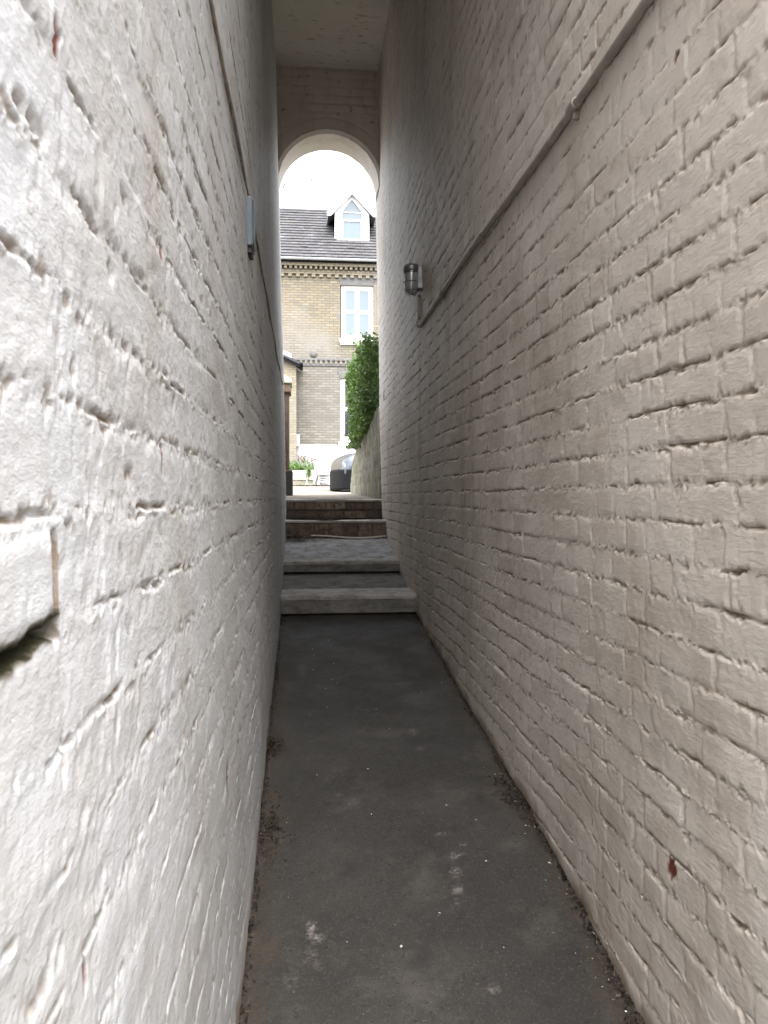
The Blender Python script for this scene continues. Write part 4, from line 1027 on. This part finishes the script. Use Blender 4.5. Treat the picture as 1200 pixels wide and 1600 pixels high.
for s_ in (-1, 1):
    MB().tube([(CX + s_ * 0.78, CYF + 0.9, CZ + 0.84), (CX + s_ * 0.7, CYF + 1.22, CZ + 1.1), (CX + s_ * 0.585, CYF + 1.68, CZ + 1.39), (CX + s_ * 0.56, CYF + 2.8, CZ + 1.42)], 0.028, 8).build('roof_pillar', 'car_paint', root, smooth=True)
    MB().lathe([(0, -0.02), (0.09, -0.015), (0.12, 0.02), (0.125, 0.1)], (CX + s_ * 0.62, CYF + 0.055, CZ + 0.545), 'y', 20).build('headlight', 'lamp_glass', root, smooth=True)
    MB().box(CX + s_ * 0.93 - 0.07, CX + s_ * 0.93 + 0.07, CYF + 1.2, CYF + 1.3, CZ + 0.9, CZ + 1.02).build('mirror', 'black_plastic', root, bevel=0.03)
    for yy in (0.72, 3.1):
        tw = MB().lathe([(0.2, -0.09), (0.29, -0.09), (0.31, -0.06), (0.31, 0.06), (0.29, 0.09), (0.2, 0.09)], (CX + s_ * 0.79, CYF + yy, CZ + 0.31), 'x', 28).build('wheel', 'tyre_rubber', root, smooth=True)
        sub(MB().lathe([(0, -0.08), (0.12, -0.07), (0.205, -0.085), (0.205, 0.085), (0.12, 0.07), (0, 0.08)], (CX + s_ * 0.79, CYF + yy, CZ + 0.31), 'x', 24), 'rim', 'galvanised', tw, smooth=True)
m = MB()
bp = [(-0.84, 0.36), (-0.80, 0.14), (-0.62, 0.03), (-0.3, -0.03), (0, -0.045), (0.3, -0.03), (0.62, 0.03), (0.80, 0.14), (0.84, 0.36)]
for lo, hi, o_ in ((0.05, 0.48, 0.03),):
    vs_ = [(CX + x * 1.02, CYF + y - o_, CZ + z) for z in (lo, lo + 0.05, hi - 0.04, hi) for x, y in bp]
    vs_ += [(CX + x * 0.85, CYF + y + 0.12, CZ + z) for z in (lo, hi) for x, y in bp]
    fs_ = [(r * 9 + k, r * 9 + k + 1, r * 9 + 10 + k, r * 9 + 9 + k) for r in range(3) for k in range(8)] + [(27 + k, 28 + k, 46 + k, 45 + k) for k in range(8)] + [(k, 36 + k, 37 + k, k + 1) for k in range(8)]
    m.add(vs_, fs_)
m.build('bumper', 'black_plastic', root, smooth=True)
MB().box(CX - 0.35, CX + 0.35, CYF - 0.03, CYF + 0.06, CZ + 0.42, CZ + 0.5).build('grille', 'dark_metal', root, bevel=0.01)
root.location = (2.58, 17.8, CZ); root.rotation_euler = (0, 0, R(-80))

# ------------------------------------------------------------------ bare tree behind the house
root = empty('bare_tree', (-1.9, 33, E + 0.3), 'leafless tree whose fine twigs show above the roof ridge', 'tree')
rg = random.Random(8)
trunk, crown = MB(), MB()
def grow(p, d, L, r, lev):
    pts = [p]; q_ = Vector(p); dd = Vector(d)
    for k in range(4):
        dd = (dd + Vector((rg.uniform(-.18, .18), rg.uniform(-.18, .18), rg.uniform(-.05, .15)))).normalized()
        q_ = q_ + dd * L / 4; pts.append(q_.copy())
    (trunk if lev < 2 else crown).tube(pts, [r * (1 - 0.13 * k) for k in range(5)], 6 if lev < 2 else 4, caps=False)
    if lev >= 5: return
    for k in range(3 if lev < 4 else 4):
        a = pts[rg.choice([2, 3, 4, 4])]
        nd = (dd + Vector((rg.uniform(-1, 1), rg.uniform(-1, 1), rg.uniform(-0.2, 0.7))) * 0.75).normalized()
        grow(a, nd, L * rg.uniform(0.6, 0.8), r * 0.55, lev + 1)
grow(Vector((-1.9, 33, E + 0.3)), Vector((0.0, 0, 1)), 5.0, 0.2, 0)
trunk.build('trunk', 'bark', root, smooth=True); crown.build('crown', 'bark', root)

# ------------------------------------------------------------------ litter on the passage floor
rg = np.random.default_rng(44)
def on_floor(x, y):
    return E + np.array(floor_h(y)) + 0.006 * fbm(x * 2.2, y * 1.6, 3)
n = 130
x = rg.uniform(-0.14, 0.8, n); y = 1.7 + 4.0 * rg.uniform(0, 1, n) ** 1.3
edge = rg.uniform(0, 1, n) < 0.4; x[edge] = 0.80 - np.abs(rg.normal(0, 0.07, edge.sum()))
s = 0.001 + 0.0045 * rg.uniform(0, 1, n) ** 2.5; ang = rg.uniform(0, 6.28, n); z = on_floor(x, y) + 0.003
v, f = [], []
for i in range(n):
    b = len(v); k = rg.integers(4, 6)
    for j in range(4):
        a = ang[i] + j * 1.57 + rg.uniform(-.4, .4); r_ = s[i] * rg.uniform(0.5, 1.3)
        v.append((x[i] + r_ * math.cos(a), y[i] + r_ * math.sin(a) * 1.3, z[i] + rg.uniform(0, 0.002)))
    f.append((b, b + 1, b + 2, b + 3))
tag(np_mesh('paint_flakes', v, f, 'paint_flake', None, smooth=False), 'white paint flakes scattered over the dark passage floor', 'flakes', kind='stuff')
def clump(name, cx, cy, rx, ry, n, size, label, fh=None, kind='stuff'):
    x = cx + rg.normal(0, rx, n); y = cy + rg.normal(0, ry, n)
    x = np.clip(x, -0.15, 0.815)
    z = (on_floor(x, y) if fh is None else np.full(n, E + fh)) + rg.uniform(0, 0.012, n) + 0.012 * np.exp(-((x - cx) / rx) ** 2 - ((y - cy) / ry) ** 2)
    tag(leaves(name, 'dead_leaf', np.stack([x, y, z], 1), size, None, int(rg.integers(1, 999)), 2.0), label, 'litter', kind=kind)
clump('dirt_litter', 0.777, 2.94, 0.028, 0.08, 240, 0.0065, 'brown dirt and leaf crumbs heaped against the right wall')
clump('dirt_litter', -0.112, 2.74, 0.024, 0.09, 200, 0.0065, 'brown dirt and leaf crumbs heaped against the left wall')
clump('dirt_litter', -0.12, 3.45, 0.025, 0.06, 160, 0.008, 'small patch of leaf crumbs farther along the left wall')
clump('leaf_litter', -0.05, 7.62, 0.07, 0.05, 260, 0.016, 'dark fallen leaves in the left corner below the brick steps', fh=-0.40)
n = 2600
y = rg.uniform(1.5, 5.7, n); right = rg.uniform(0, 1, n) < 0.62
x = np.where(right, 0.824 - np.abs(rg.normal(0, 0.022, n) * (0.6 + 0.6 * noise(y * 3, y * 0, 5))), -0.158 + np.abs(rg.normal(0, 0.02, n) * (0.6 + 0.6 * noise(y * 3.3, y * 0, 6))))
tag(leaves('dirt_litter', 'dead_leaf', np.stack([x, y, on_floor(x, y) + 0.002], 1), 0.0065, None, 77, 2.0), 'thin line of crumbs and grit in the angles between floor and walls', 'litter', kind='stuff')
